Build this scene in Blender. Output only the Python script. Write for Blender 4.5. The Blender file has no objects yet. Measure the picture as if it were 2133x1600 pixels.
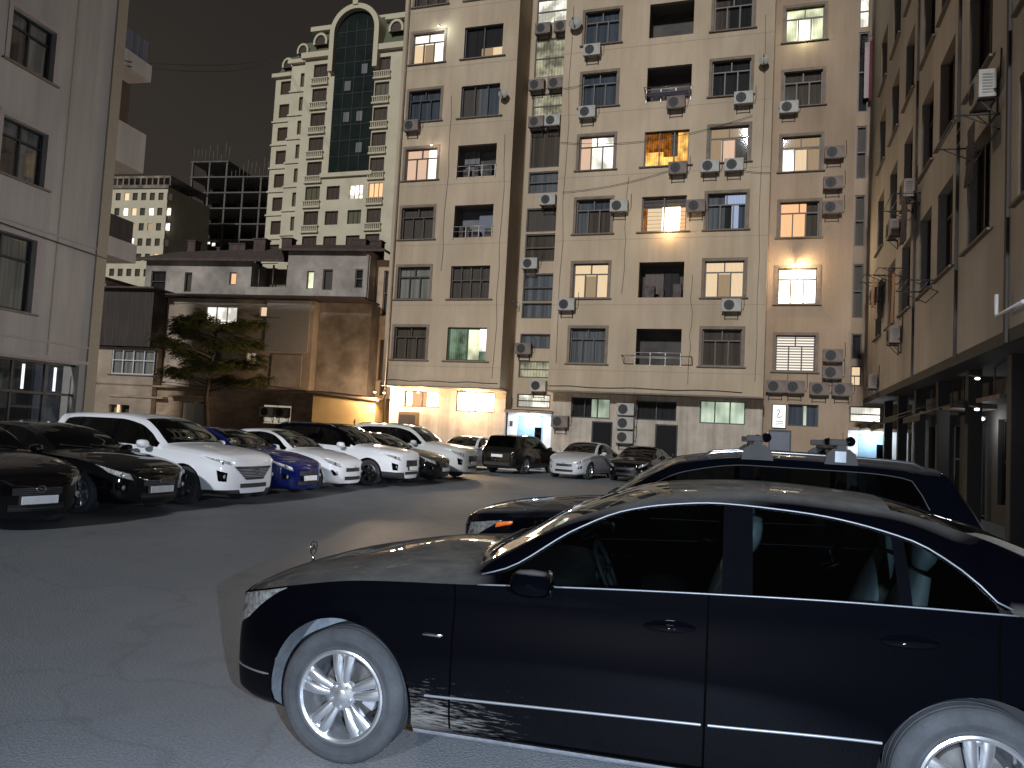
import bpy, bmesh, math, random
import numpy as np
from mathutils import Vector, Matrix
random.seed(7)
sc = bpy.context.scene
COL = sc.collection
PI = math.pi

# ------------------------------------------------------------------ materials
def newmat(name):
    m = bpy.data.materials.new(name); m.use_nodes = True
    nt = m.node_tree; nt.nodes.clear()
    out = nt.nodes.new('ShaderNodeOutputMaterial')
    return m, nt, out

def N(nt, typ, **kw):
    n = nt.nodes.new(typ)
    for k, v in kw.items():
        if k.startswith('i_'):
            key = k[2:]
            key = int(key) if key.isdigit() else key.replace('_', ' ')
            n.inputs[key].default_value = v
        else:
            setattr(n, k, v)
    return n

def rgba(c): return (c[0], c[1], c[2], 1.0)

def noisy(name, c1, c2, scale=3.0, rough=0.8, bump=0.1, bscale=40.0, stretch=(1, 1, 1), detail=6, metallic=0.0, spec=0.4, coat=0.0, big=None, streak=0.0):
    """principled surface: two colours mixed by noise (real pigment/dirt variation) and a fine bump"""
    m, nt, out = newmat(name); L = nt.links
    b = N(nt, 'ShaderNodeBsdfPrincipled')
    b.inputs['Roughness'].default_value = rough
    b.inputs['Metallic'].default_value = metallic
    b.inputs['Specular IOR Level'].default_value = spec
    b.inputs['Coat Weight'].default_value = coat
    tc = N(nt, 'ShaderNodeTexCoord'); mp = N(nt, 'ShaderNodeMapping')
    mp.inputs['Scale'].default_value = stretch
    L.new(tc.outputs['Object'], mp.inputs['Vector'])
    n1 = N(nt, 'ShaderNodeTexNoise', i_Scale=scale, i_Detail=detail, i_Roughness=0.62)
    L.new(mp.outputs['Vector'], n1.inputs['Vector'])
    r = N(nt, 'ShaderNodeValToRGB')
    r.color_ramp.elements[0].position = 0.33; r.color_ramp.elements[1].position = 0.68
    r.color_ramp.elements[0].color = rgba(c1); r.color_ramp.elements[1].color = rgba(c2)
    L.new(n1.outputs['Fac'], r.inputs['Fac'])
    col = r.outputs['Color']
    if big:
        n3 = N(nt, 'ShaderNodeTexNoise', i_Scale=big[0], i_Detail=3.0)
        L.new(tc.outputs['Object'], n3.inputs['Vector'])
        r3 = N(nt, 'ShaderNodeValToRGB')
        r3.color_ramp.elements[0].position = 0.35; r3.color_ramp.elements[1].position = 0.65
        r3.color_ramp.elements[0].color = rgba([big[1]] * 3); r3.color_ramp.elements[1].color = (1, 1, 1, 1)
        L.new(n3.outputs['Fac'], r3.inputs['Fac'])
        mx = N(nt, 'ShaderNodeMix', data_type='RGBA', blend_type='MULTIPLY')
        mx.inputs[0].default_value = 1.0
        L.new(col, mx.inputs[6]); L.new(r3.outputs['Color'], mx.inputs[7]); col = mx.outputs[2]
    if streak:
        m3 = N(nt, 'ShaderNodeMapping'); m3.inputs['Scale'].default_value = (2.6, 2.6, .10); L.new(tc.outputs['Object'], m3.inputs['Vector'])
        n5 = N(nt, 'ShaderNodeTexNoise', i_Scale=1.0, i_Detail=7.0, i_Roughness=.65); L.new(m3.outputs['Vector'], n5.inputs['Vector'])
        r5 = N(nt, 'ShaderNodeValToRGB'); r5.color_ramp.elements[0].position = .34; r5.color_ramp.elements[1].position = .56
        r5.color_ramp.elements[0].color = (1 - streak, 1 - streak * 1.04, 1 - streak * 1.08, 1); r5.color_ramp.elements[1].color = (1, 1, 1, 1)
        L.new(n5.outputs['Fac'], r5.inputs['Fac']); mx5 = N(nt, 'ShaderNodeMix', data_type='RGBA', blend_type='MULTIPLY'); mx5.inputs[0].default_value = 1.0
        L.new(col, mx5.inputs[6]); L.new(r5.outputs['Color'], mx5.inputs[7]); col = mx5.outputs[2]
    L.new(col, b.inputs['Base Color'])
    if bump:
        n2 = N(nt, 'ShaderNodeTexNoise', i_Scale=bscale, i_Detail=4.0)
        L.new(mp.outputs['Vector'], n2.inputs['Vector'])
        bp = N(nt, 'ShaderNodeBump', i_Strength=bump, i_Distance=0.02)
        L.new(n2.outputs['Fac'], bp.inputs['Height']); L.new(bp.outputs['Normal'], b.inputs['Normal'])
    L.new(b.outputs['BSDF'], out.inputs['Surface'])
    return m

def plain(name, c, rough=0.5, metallic=0.0, spec=0.5, coat=0.0):
    return noisy(name, [x * 0.85 for x in c], c, scale=9, rough=rough, bump=0.0, metallic=metallic, spec=spec, coat=coat)

def emit(name, c, s, folds=0.0, fscale=9.0, noise=0.0, horiz=False, sample=False, spots=None):
    """a lit thing (window curtain, lamp, screen): emission with curtain folds / blind slats"""
    m, nt, out = newmat(name); L = nt.links
    e = N(nt, 'ShaderNodeEmission'); e.inputs['Strength'].default_value = s
    e.inputs['Color'].default_value = rgba(c)
    tc = N(nt, 'ShaderNodeTexCoord')
    fac = None
    if folds:
        w = N(nt, 'ShaderNodeTexWave', i_Scale=fscale, i_Distortion=0.8 if not horiz else 0.0, i_Detail=2.0)
        w.bands_direction = 'Z' if horiz else 'X'
        L.new(tc.outputs['Object'], w.inputs['Vector'])
        mr = N(nt, 'ShaderNodeMapRange'); mr.inputs['To Min'].default_value = 1 - folds; mr.inputs['To Max'].default_value = 1.0
        L.new(w.outputs['Fac'], mr.inputs['Value']); fac = mr.outputs['Result']
    if noise:
        n = N(nt, 'ShaderNodeTexNoise', i_Scale=noise, i_Detail=2.0)
        L.new(tc.outputs['Object'], n.inputs['Vector'])
        mr = N(nt, 'ShaderNodeMapRange'); mr.inputs['From Min'].default_value = .35; mr.inputs['From Max'].default_value = .65
        mr.inputs['To Min'].default_value = .35; mr.inputs['To Max'].default_value = 1.25
        L.new(n.outputs['Fac'], mr.inputs['Value'])
        if fac:
            mu = N(nt, 'ShaderNodeMath', operation='MULTIPLY'); L.new(fac, mu.inputs[0]); L.new(mr.outputs['Result'], mu.inputs[1]); fac = mu.outputs[0]
        else: fac = mr.outputs['Result']
    if fac:
        mu = N(nt, 'ShaderNodeMath', operation='MULTIPLY'); mu.inputs[1].default_value = s
        L.new(fac, mu.inputs[0]); L.new(mu.outputs[0], e.inputs['Strength'])
    L.new(e.outputs[0], out.inputs['Surface'])
    m.cycles.emission_sampling = 'AUTO' if sample else 'NONE'
    return m

def glass(name, tint, gloss=0.05, ior=1.5, alpha=1.0, dust=0.0):
    """thin pane: tinted transparency plus fresnel reflection"""
    m, nt, out = newmat(name); L = nt.links
    t = N(nt, 'ShaderNodeBsdfTransparent'); t.inputs['Color'].default_value = rgba(tint)
    g = N(nt, 'ShaderNodeBsdfGlossy'); g.inputs['Roughness'].default_value = gloss
    g.inputs['Color'].default_value = (.9, .95, 1, 1)
    f = N(nt, 'ShaderNodeFresnel', i_IOR=ior)
    mx = N(nt, 'ShaderNodeMixShader')
    L.new(f.outputs[0], mx.inputs[0]); L.new(t.outputs[0], mx.inputs[1]); L.new(g.outputs[0], mx.inputs[2])
    last = mx.outputs[0]
    if dust:
        d = N(nt, 'ShaderNodeBsdfDiffuse'); d.inputs['Color'].default_value = (.3, .3, .3, 1)
        m2 = N(nt, 'ShaderNodeMixShader'); m2.inputs[0].default_value = dust
        L.new(last, m2.inputs[1]); L.new(d.outputs[0], m2.inputs[2]); last = m2.outputs[0]
    L.new(last, out.inputs['Surface'])
    return m

def paint(name, c, rough=0.28, dust=0.35, dustc=(.30, .275, .25), splash=0.0, metallic=0.0, coat=1.0, coat_rough=0.04):
    """car paint with clear coat; dust lies on upward faces, mud is thrown on the sill behind the wheels"""
    m, nt, out = newmat(name); L = nt.links
    b = N(nt, 'ShaderNodeBsdfPrincipled')
    b.inputs['Base Color'].default_value = rgba(c); b.inputs['Roughness'].default_value = rough
    b.inputs['Metallic'].default_value = metallic
    b.inputs['Coat Weight'].default_value = coat; b.inputs['Coat Roughness'].default_value = coat_rough
    b.inputs['Specular IOR Level'].default_value = 0.0 if max(c) < .3 else .35
    d = N(nt, 'ShaderNodeBsdfDiffuse'); d.inputs['Color'].default_value = rgba(dustc)
    tc = N(nt, 'ShaderNodeTexCoord')
    geo = N(nt, 'ShaderNodeNewGeometry'); sep = N(nt, 'ShaderNodeSeparateXYZ')
    L.new(geo.outputs['Normal'], sep.inputs[0])
    mr = N(nt, 'ShaderNodeMapRange'); mr.inputs['From Min'].default_value = 0.80; mr.inputs['From Max'].default_value = 0.99
    mr.inputs['To Max'].default_value = dust
    L.new(sep.outputs['Z'], mr.inputs['Value'])
    n = N(nt, 'ShaderNodeTexNoise', i_Scale=5.0, i_Detail=8.0, i_Roughness=0.7)
    L.new(tc.outputs['Object'], n.inputs['Vector'])
    mr2 = N(nt, 'ShaderNodeMapRange'); mr2.inputs['From Min'].default_value = .3; mr2.inputs['From Max'].default_value = .7
    mr2.inputs['To Min'].default_value = .55; mr2.inputs['To Max'].default_value = 1.0
    L.new(n.outputs['Fac'], mr2.inputs['Value'])
    mu = N(nt, 'ShaderNodeMath', operation='MULTIPLY'); L.new(mr.outputs['Result'], mu.inputs[0]); L.new(mr2.outputs['Result'], mu.inputs[1])
    fac = mu.outputs[0]
    # low side film of road dirt
    so = N(nt, 'ShaderNodeSeparateXYZ'); L.new(tc.outputs['Object'], so.inputs[0])
    mr3 = N(nt, 'ShaderNodeMapRange'); mr3.inputs['From Min'].default_value = .55; mr3.inputs['From Max'].default_value = .2
    mr3.inputs['To Min'].default_value = 0; mr3.inputs['To Max'].default_value = .012
    L.new(so.outputs['Z'], mr3.inputs['Value'])
    ad = N(nt, 'ShaderNodeMath', operation='ADD', use_clamp=True); L.new(fac, ad.inputs[0])
    mu3 = N(nt, 'ShaderNodeMath', operation='MULTIPLY'); L.new(mr3.outputs['Result'], mu3.inputs[0]); L.new(mr2.outputs['Result'], mu3.inputs[1])
    L.new(mu3.outputs[0], ad.inputs[1]); fac = ad.outputs[0]
    if splash:
        # streaks thrown back and up from the front wheel (x 1.2 .. 2.1 m behind the nose)
        mp = N(nt, 'ShaderNodeMapping'); mp.inputs['Rotation'].default_value = (0, math.radians(-35), 0); mp.inputs['Scale'].default_value = (10, 1, 85)
        L.new(tc.outputs['Object'], mp.inputs['Vector'])
        ns = N(nt, 'ShaderNodeTexNoise', i_Scale=1.0, i_Detail=5.0, i_Roughness=.7); L.new(mp.outputs['Vector'], ns.inputs['Vector'])
        # distance from the point (1.22, .27)
        vm = N(nt, 'ShaderNodeVectorMath', operation='SUBTRACT'); vm.inputs[1].default_value = (1.2, 0, .26)
        L.new(tc.outputs['Object'], vm.inputs[0])
        vs = N(nt, 'ShaderNodeVectorMath', operation='MULTIPLY'); vs.inputs[1].default_value = (1.0, 0, 2.7); L.new(vm.outputs[0], vs.inputs[0])
        ln = N(nt, 'ShaderNodeVectorMath', operation='LENGTH'); L.new(vs.outputs[0], ln.inputs[0])
        mr4 = N(nt, 'ShaderNodeMapRange'); mr4.inputs['From Min'].default_value = .04; mr4.inputs['From Max'].default_value = .95
        mr4.inputs['To Min'].default_value = .47; mr4.inputs['To Max'].default_value = .0
        L.new(ln.outputs['Value'], mr4.inputs['Value'])
        a2 = N(nt, 'ShaderNodeMath', operation='ADD'); L.new(ns.outputs['Fac'], a2.inputs[0]); L.new(mr4.outputs['Result'], a2.inputs[1])
        mr5 = N(nt, 'ShaderNodeMapRange'); mr5.inputs['From Min'].default_value = .76; mr5.inputs['From Max'].default_value = .98
        mr5.inputs['To Min'].default_value = 0; mr5.inputs['To Max'].default_value = splash
        L.new(a2.outputs[0], mr5.inputs['Value'])
        a3 = N(nt, 'ShaderNodeMath', operation='ADD', use_clamp=True); L.new(fac, a3.inputs[0]); L.new(mr5.outputs['Result'], a3.inputs[1]); fac = a3.outputs[0]
    mx = N(nt, 'ShaderNodeMixShader'); L.new(fac, mx.inputs[0]); L.new(b.outputs[0], mx.inputs[1]); L.new(d.outputs[0], mx.inputs[2])
    L.new(mx.outputs[0], out.inputs['Surface'])
    return m

M = {}
# ------------------------------------------------------------------ mesh helpers
def link(name, me, mat=None, parent=None):
    o = bpy.data.objects.new(name, me); COL.objects.link(o)
    if mat is not None:
        for mm in (mat if isinstance(mat, (list, tuple)) else [mat]): me.materials.append(mm)
    if parent: o.parent = parent
    return o

class MB:
    """collects shapes and links them as ONE mesh object"""
    def __init__(s): s.v = []; s.f = []; s.m = []; s.sm = []
    def quad(s, a, b, c, d, mi=0, smooth=False):
        i = len(s.v); s.v += [a, b, c, d]; s.f.append((i, i + 1, i + 2, i + 3)); s.m.append(mi); s.sm.append(smooth)
    def poly(s, pts, mi=0):
        i = len(s.v); s.v += list(pts); s.f.append(tuple(range(i, i + len(pts)))); s.m.append(mi); s.sm.append(False)
    def box(s, x0, x1, y0, y1, z0, z1, mi=0):
        i = len(s.v)
        s.v += [(x0, y0, z0), (x1, y0, z0), (x1, y1, z0), (x0, y1, z0), (x0, y0, z1), (x1, y0, z1), (x1, y1, z1), (x0, y1, z1)]
        for f in ((0, 3, 2, 1), (4, 5, 6, 7), (0, 1, 5, 4), (1, 2, 6, 5), (2, 3, 7, 6), (3, 0, 4, 7)):
            s.f.append(tuple(i + k for k in f)); s.m.append(mi); s.sm.append(False)
        return s
    def grid(s, P, mi=0, smooth=True, closed=False):
        """P: rows of points"""
        i0 = len(s.v); n = len(P[0])
        for r in P: s.v += [tuple(p) for p in r]
        for r in range(len(P) - 1):
            for c in range(n - 1 + (1 if closed else 0)):
                c2 = (c + 1) % n
                s.f.append((i0 + r * n + c, i0 + r * n + c2, i0 + (r + 1) * n + c2, i0 + (r + 1) * n + c)); s.m.append(mi); s.sm.append(smooth)
        return s
    def tube(s, pts, r, seg=6, mi=0, caps=True, flat=1.0):
        pts = [Vector(p) for p in pts]; P = []
        for k, p in enumerate(pts):
            d = (pts[min(k + 1, len(pts) - 1)] - pts[max(k - 1, 0)]).normalized()
            up = Vector((0, 0, 1)) if abs(d.z) < .9 else Vector((1, 0, 0))
            a = d.cross(up).normalized(); b = a.cross(d).normalized()
            rr = r[k] if isinstance(r, (list, tuple)) else r
            P.append([p + a * math.cos(2 * PI * q / seg) * rr * flat + b * math.sin(2 * PI * q / seg) * rr for q in range(seg)])
        i0 = len(s.v); s.grid(P, mi, True, closed=True)
        if caps:
            s.f.append(tuple(i0 + q for q in range(seg))[::-1]); s.m.append(mi); s.sm.append(False)
            e = i0 + (len(pts) - 1) * seg
            s.f.append(tuple(e + q for q in range(seg))); s.m.append(mi); s.sm.append(False)
        return s
    def lathe(s, prof, cx=0, cz=0, seg=32, mi=0, axis='y', caps=False):
        """profile of (radius, along-axis) turned about an axis"""
        P = []
        for (r, a) in prof:
            row = []
            for q in range(seg):
                t = 2 * PI * q / seg
                if axis == 'y': row.append((cx + r * math.cos(t), a, cz + r * math.sin(t)))
                elif axis == 'z': row.append((cx + r * math.cos(t), cz + r * math.sin(t), a))
                else: row.append((a, cx + r * math.cos(t), cz + r * math.sin(t)))
            P.append(row)
        s.grid(P, mi, True, closed=True); return s
    def build(s, name, mat, parent=None, off=None, bevel=0.0, sharp=None, merge=False):
        me = bpy.data.meshes.new(name)
        vv = s.v if off is None else [(a[0] - off[0], a[1] - off[1], a[2] - off[2]) for a in s.v]
        me.from_pydata([tuple(map(float, a)) for a in vv], [], s.f)
        me.polygons.foreach_set('material_index', s.m); me.polygons.foreach_set('use_smooth', s.sm)
        if merge or bevel:
            bm = bmesh.new(); bm.from_mesh(me)
            bmesh.ops.remove_doubles(bm, verts=bm.verts, dist=1e-5)
            if bevel:
                es = [e for e in bm.edges if len(e.link_faces) == 2 and e.calc_face_angle(0) > .6]
                bmesh.ops.bevel(bm, geom=es, offset=bevel, segments=2, affect='EDGES', profile=.6)
            bm.to_mesh(me); bm.free()
        me.update()
        o = link(name, me, mat, parent)
        if sharp:
            for p in me.polygons: p.use_smooth = True
            me.set_sharp_from_angle(angle=math.radians(sharp))
        return o

def many(name, mat, root, boxes):
    for b in boxes: MB().box(*b).build(name, mat, root)

def tag(o, label=None, cat=None, group=None, kind=None):
    if label: o['label'] = label
    if cat: o['category'] = cat
    if group: o['group'] = group
    if kind: o['kind'] = kind
    return o

def empty(name, loc=(0, 0, 0), rz=0.0, parent=None):
    o = bpy.data.objects.new(name, None); COL.objects.link(o)
    o.empty_display_size = .2; o.location = loc; o.rotation_euler = (0, 0, rz)
    if parent: o.parent = parent
    return o

def kids(o): return [c for c in bpy.data.objects if c.parent is o]
def copy_tree(o, parent=None, _k=None):
    c = o.copy(); COL.objects.link(c); c.parent = parent
    for ch in list(o.children): copy_tree(ch, c)
    return c

def pchip(xs, ys):
    xs = np.array(xs, float); ys = np.array(ys, float)
    h = np.diff(xs); d = np.diff(ys) / h; n = len(xs); m = np.zeros(n)
    for i in range(1, n - 1):
        if d[i - 1] * d[i] > 0:
            w1 = 2 * h[i] + h[i - 1]; w2 = h[i] + 2 * h[i - 1]
            m[i] = (w1 + w2) / (w1 / d[i - 1] + w2 / d[i])
    m[0] = d[0]; m[-1] = d[-1]
    def f(x):
        x = np.asarray(x, float); i = np.clip(np.searchsorted(xs, x, side='right') - 1, 0, n - 2)
        t = np.clip((x - xs[i]) / h[i], 0, 1); t2 = t * t; t3 = t2 * t
        return (2 * t3 - 3 * t2 + 1) * ys[i] + (t3 - 2 * t2 + t) * h[i] * m[i] + (-2 * t3 + 3 * t2) * ys[i + 1] + (t3 - t2) * h[i] * m[i + 1]
    return f
def cv(*pts): return pchip([p[0] for p in pts], [p[1] for p in pts])
# ------------------------------------------------------------------ vehicles
def spec_sedan():
    S = dict(L=4.87, W=.925, fa=.83, ra=3.70, R=.335, RR=.225, TW=.225, clr=.20, A=1.50, hdr=2.42, rh=3.40, B=4.38,
             gf=1.64, ge=3.80, pil=(2.66, 2.79), quarter=3.40, kind='sedan')
    S['zc'] = cv((0, .66), (.04, .745), (.2, .84), (.6, .945), (1.0, 1.015), (1.47, 1.06), (2.0, 1.34), (2.42, 1.475), (2.85, 1.505), (3.35, 1.48), (3.75, 1.385), (4.12, 1.235), (4.42, 1.12), (4.80, 1.07), (4.87, 1.0))
    S['z8'] = cv((0, .645), (.04, .725), (.2, .815), (.6, .92), (1.0, .985), (1.44, 1.02), (1.6, 1.10), (2.0, 1.32), (2.42, 1.44), (2.85, 1.47), (3.35, 1.445), (3.75, 1.35), (4.12, 1.205), (4.42, 1.09), (4.80, 1.045), (4.87, .98))
    S['z7'] = cv((0, .64), (.04, .715), (.2, .80), (.6, .895), (1.0, .965), (1.44, .99), (1.64, 1.04), (1.97, 1.25), (2.2, 1.355), (2.42, 1.40), (2.64, 1.42), (3.0, 1.405), (3.46, 1.32), (3.65, 1.21), (3.80, 1.085), (4.12, 1.075), (4.5, 1.05), (4.80, 1.02), (4.87, .965))
    S['z6'] = cv((0, .63), (.04, .70), (.2, .775), (.55, .865), (.9, .93), (1.5, .97), (1.92, 1.0), (2.65, 1.04), (3.25, 1.065), (3.8, 1.075), (4.3, 1.055), (4.75, 1.0), (4.87, .94))
    S['z5'] = cv((0, .56), (.12, .62), (.3, .70), (.55, .78), (.83, .83), (1.3, .85), (2.5, .90), (3.3, .94), (3.8, .955), (4.5, .93), (4.87, .86))
    S['z4'] = cv((0, .47), (.3, .56), (.83, .66), (2.5, .68), (3.7, .72), (4.87, .66))
    S['z3'] = cv((0, .36), (.4, .38), (1.3, .41), (2.6, .46), (3.4, .49), (4.87, .46))
    S['z2'] = cv((0, .25), (1.2, .27), (4.87, .29))
    S['y8'] = cv((0, .60), (.5, .64), (1.0, .70), (1.44, .775), (1.6, .75), (2.0, .665), (2.42, .60), (3.35, .585), (3.75, .60), (4.12, .64), (4.5, .66), (4.87, .64))
    S['y7'] = cv((0, .80), (.5, .82), (1.0, .84), (1.44, .865), (1.64, .85), (2.0, .765), (2.42, .70), (2.9, .685), (3.46, .735), (3.8, .87), (4.12, .84), (4.5, .83), (4.87, .82))
    S['y6'] = cv((0, .90), (.5, .915), (.9, .925), (1.5, .925), (2.6, .92), (3.8, .93), (4.87, .90))
    S['pf'] = cv((0, .40), (.02, .50), (.06, .62), (.12, .735), (.2, .82), (.35, .905), (.6, .97), (.83, 1), (3.7, 1), (4.2, .975), (4.6, .91), (4.76, .84), (4.84, .76), (4.87, .68))
    return S

def spec_suv():
    S = dict(L=4.77, W=.945, fa=.93, ra=3.70, R=.365, RR=.24, TW=.235, clr=.25, A=1.42, hdr=2.15, rh=4.28, B=4.62,
             gf=1.55, ge=4.22, pil=(2.62, 2.74), quarter=3.62, kind='suv')
    S['zc'] = cv((0, .86), (.04, .95), (.2, 1.02), (.6, 1.09), (1.0, 1.13), (1.38, 1.165), (1.8, 1.44), (2.15, 1.62), (2.8, 1.70), (3.6, 1.685), (4.28, 1.64), (4.45, 1.42), (4.62, 1.15), (4.70, 1.06), (4.77, .98))
    S['z8'] = cv((0, .845), (.04, .93), (.2, .995), (.6, 1.06), (1.0, 1.10), (1.38, 1.125), (1.5, 1.19), (1.8, 1.41), (2.15, 1.585), (2.8, 1.66), (3.6, 1.65), (4.28, 1.60), (4.45, 1.39), (4.62, 1.13), (4.70, 1.04), (4.77, .96))
    S['z7'] = cv((0, .84), (.04, .91), (.2, .97), (.6, 1.03), (1.0, 1.07), (1.38, 1.09), (1.55, 1.14), (1.8, 1.32), (2.15, 1.49), (2.7, 1.575), (3.6, 1.57), (4.0, 1.535), (4.22, 1.19), (4.45, 1.165), (4.62, 1.10), (4.77, .94))
    S['z6'] = cv((0, .80), (.05, .86), (.3, .93), (.9, 1.01), (1.5, 1.06), (2.6, 1.10), (3.6, 1.14), (4.2, 1.165), (4.5, 1.11), (4.77, .92))
    S['z5'] = cv((0, .70), (.3, .82), (.9, .90), (2.5, .94), (4.2, 1.0), (4.77, .84))
    S['z4'] = cv((0, .58), (.3, .66), (.93, .74), (3.7, .80), (4.77, .70))
    S['z3'] = cv((0, .42), (.4, .44), (1.3, .46), (3.3, .50), (4.77, .52))
    S['z2'] = cv((0, .32), (1.2, .31), (4.77, .36))
    S['y8'] = cv((0, .62), (.5, .68), (1.0, .74), (1.38, .80), (1.5, .775), (1.8, .71), (2.15, .66), (3.6, .65), (4.28, .64), (4.62, .70), (4.77, .70))
    S['y7'] = cv((0, .82), (.5, .84), (1.0, .855), (1.38, .875), (1.55, .87), (1.8, .81), (2.15, .765), (2.9, .745), (3.95, .755), (4.22, .85), (4.62, .83), (4.77, .83))
    S['y6'] = cv((0, .91), (.5, .92), (1.5, .93), (3.7, .925), (4.3, .90), (4.77, .88))
    S['pf'] = cv((0, .46), (.02, .58), (.06, .70), (.14, .82), (.35, .93), (.6, .975), (.93, 1), (3.9, 1), (4.3, .975), (4.6, .92), (4.72, .85), (4.77, .76))
    return S

class Body:
    def __init__(B, S, hi=False, sx=1, sy=1, sz=1):
        B.S = S; B.sx, B.sy, B.sz = sx, sy, sz; B.hi = hi
        L = S['L']; key = [0, .012, .03, .06, .1, .15, .21, S['A'], S['hdr'], S['rh'], S['B'], S['gf'], S['ge'], L - .2, L - .12, L - .06, L - .03, L - .012, L]
        if hi: key += [S['pil'][0], S['pil'][1], 1.42, 1.43, 2.60, 2.61, 3.745, 3.755]
        step = .035 if hi else .065
        for xa in (S['fa'], S['ra']):
            key += list(np.arange(xa - .55, xa + .56, .025 if hi else .045))
        ts = sorted(key); g = []
        for a, b in zip(ts[:-1], ts[1:]):
            g.append(a)
            if b - a > step:
                k = int(math.ceil((b - a) / step)); g += [a + (b - a) * q / k for q in range(1, k)]
        g.append(L); gg = [g[0]]
        for a in g[1:]:
            if a - gg[-1] > .004: gg.append(a)
        if gg[-1] < L: gg[-1] = L
        B.t = np.array(gg)
        sub = [1, 1, 4, 5, 5, 3, 4, 3, 3, 3] if hi else [1, 1, 2, 3, 3, 2, 2, 2, 2, 2]
        v = []
        for j, k in enumerate(sub): v += [j + q / k for q in range(k)]
        v.append(10.0); B.v = np.array(v)
        # knots
        t = B.t; W = S['W']; pf = S['pf'](t)
        zc = S['zc'](t); z8 = S['z8'](t)
        A, Bx = S['A'], S['B']
        bump = np.clip((t - .6) / (A - .6), 0, 1) * (t < A) + ((t >= A) & (t <= S['hdr'])) * (1 - .45 * (t - A) / (S['hdr'] - A)) + (t > S['hdr']) * np.clip(.55 - .55 * (t - S['hdr']) / .5, 0, 1)
        bump = np.where(bump > 0, bump, 0)
        rb = np.clip((t - S['rh'] + .5) / .5, 0, 1) * (t < S['rh']) * .4 + ((t >= S['rh']) & (t <= Bx)) * (.4 + .6 * (t - S['rh']) / (Bx - S['rh'])) + (t > Bx) * np.clip(1 - (t - Bx) / max(.05, L - Bx), 0, 1)
        Y = np.zeros((11, len(t))); Z = np.zeros_like(Y); X = np.tile(t, (11, 1))
        c = np.full(len(t), S['clr'])
        Z[0] = c; Z[1] = c; Z[2] = S['z2'](t); Z[3] = S['z3'](t); Z[4] = S['z4'](t); Z[5] = S['z5'](t); Z[6] = S['z6'](t); Z[7] = S['z7'](t); Z[8] = z8; Z[10] = zc; Z[9] = z8 + (zc - z8) * .78
        y8 = S['y8'](t) * W / .925
        for j, f in ((1, .86), (2, .955), (3, .99), (4, 1.0), (5, .985)): Y[j] = W * f * pf
        # waist taper towards the sill in plan stays with pf
        Y[6] = S['y6'](t) * pf * W / .925; Y[7] = S['y7'](t) * pf * W / .925; Y[8] = y8 * np.minimum(1, pf * 1.06); Y[9] = Y[8] * .55; Y[10] = 0
        X[9] -= .07 * bump; X[10] -= .11 * bump
        bk = .06 if S['kind'] == 'sedan' else .02
        X[9] += bk * rb; X[10] += bk * 1.5 * rb
        B.K = (X * sx, Y * sy, Z * sz)
        X, Y, Z = B.K
        vv = B.v; n = len(t)
        P = np.zeros((len(vv), n, 3)); kn = np.arange(11)
        for i in range(n):
            for q, arr in enumerate((X, Y, Z)):
                P[:, i, q] = pchip(kn, arr[:, i])(vv)
        # the glass band is flat: straight between lines 6 and 7
        for r, w in enumerate(vv):
            if 6 < w < 7: P[r] = (1 - (w - 6)) * np.stack([X[6], Y[6], Z[6]], 1) + (w - 6) * np.stack([X[7], Y[7], Z[7]], 1); P[r, :, 1] += .012 * math.sin((w - 6) * PI) * (Z[7] - Z[6] > .1)
        B.P = P; B.P0 = P.copy()
        B.fx = S['fa'] * sx; B.rx = S['ra'] * sx; B.RA = S['R'] + (.066 if hi and S['kind'] == 'sedan' else .045 if S['kind'] == 'sedan' else .06)
        B.hz = S['R']
        cut = np.zeros((len(vv), n), bool)
        for xa in (B.fx, B.rx):
            dx = P[:, :, 0] - xa; dz = P[:, :, 2] - B.hz; d = np.hypot(dx, dz)
            reg = (d < B.RA) & (vv[:, None] <= 5.9) & (vv[:, None] >= 1)
            lowb = (vv[:, None] < 1) & (np.abs(dx) < B.RA)
            s = np.where(reg, B.RA / np.maximum(d, 1e-4), 1)
            P[:, :, 0] = np.where(reg, xa + dx * s, P[:, :, 0]); P[:, :, 2] = np.where(reg, B.hz + dz * s, P[:, :, 2])
            cut |= reg | lowb
        B.cut = cut

    def at(B, t, v, off=0.0, side=1):
        """point on the body surface, pushed out by off"""
        def q(t, v):
            t = np.clip(t, 0, B.t[-1]); i = int(np.clip(np.searchsorted(B.t, t) - 1, 0, len(B.t) - 2)); r = int(np.clip(np.searchsorted(B.v, v, side='right') - 1, 0, len(B.v) - 2))
            a = (t - B.t[i]) / (B.t[i + 1] - B.t[i]); b = (v - B.v[r]) / (B.v[r + 1] - B.v[r]); P = B.P0
            return (P[r, i] * (1 - a) + P[r, i + 1] * a) * (1 - b) + (P[r + 1, i] * (1 - a) + P[r + 1, i + 1] * a) * b
        p = q(t, v)
        if off:
            L = B.t[-1]
            du = q(min(t + .02, L), v) - q(max(t - .02, 0), v); dv = q(t, min(v + .05, 10)) - q(t, max(v - .05, 0))
            n = np.cross(du, dv); n = n / (np.linalg.norm(n) + 1e-9)
            if n[1] < 0 and v < 7.5 or (v >= 7.5 and n[2] < 0): n = -n
            p = p + n * off
        return (p[0], p[1] * side, p[2])

    def patch(B, mb, corners, nu=8, nv=6, off=.006, side=1, mi=0, thick=.012):
        """patch of (t, v) corners a,b,c,d laid on the surface, with a rim that sinks in"""
        (a, b, c, d) = [np.array(x, float) for x in corners]; R = []
        for i in range(nv + 1):
            row = []
            for j in range(nu + 1):
                s, w = j / nu, i / nv
                p = (a * (1 - s) + b * s) * (1 - w) + (d * (1 - s) + c * s) * w
                e = min(s, 1 - s, w, 1 - w)
                row.append(B.at(p[0], p[1], off if e > 0 else -thick, side))
            R.append(row)
        mb.grid(R, mi)

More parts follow.
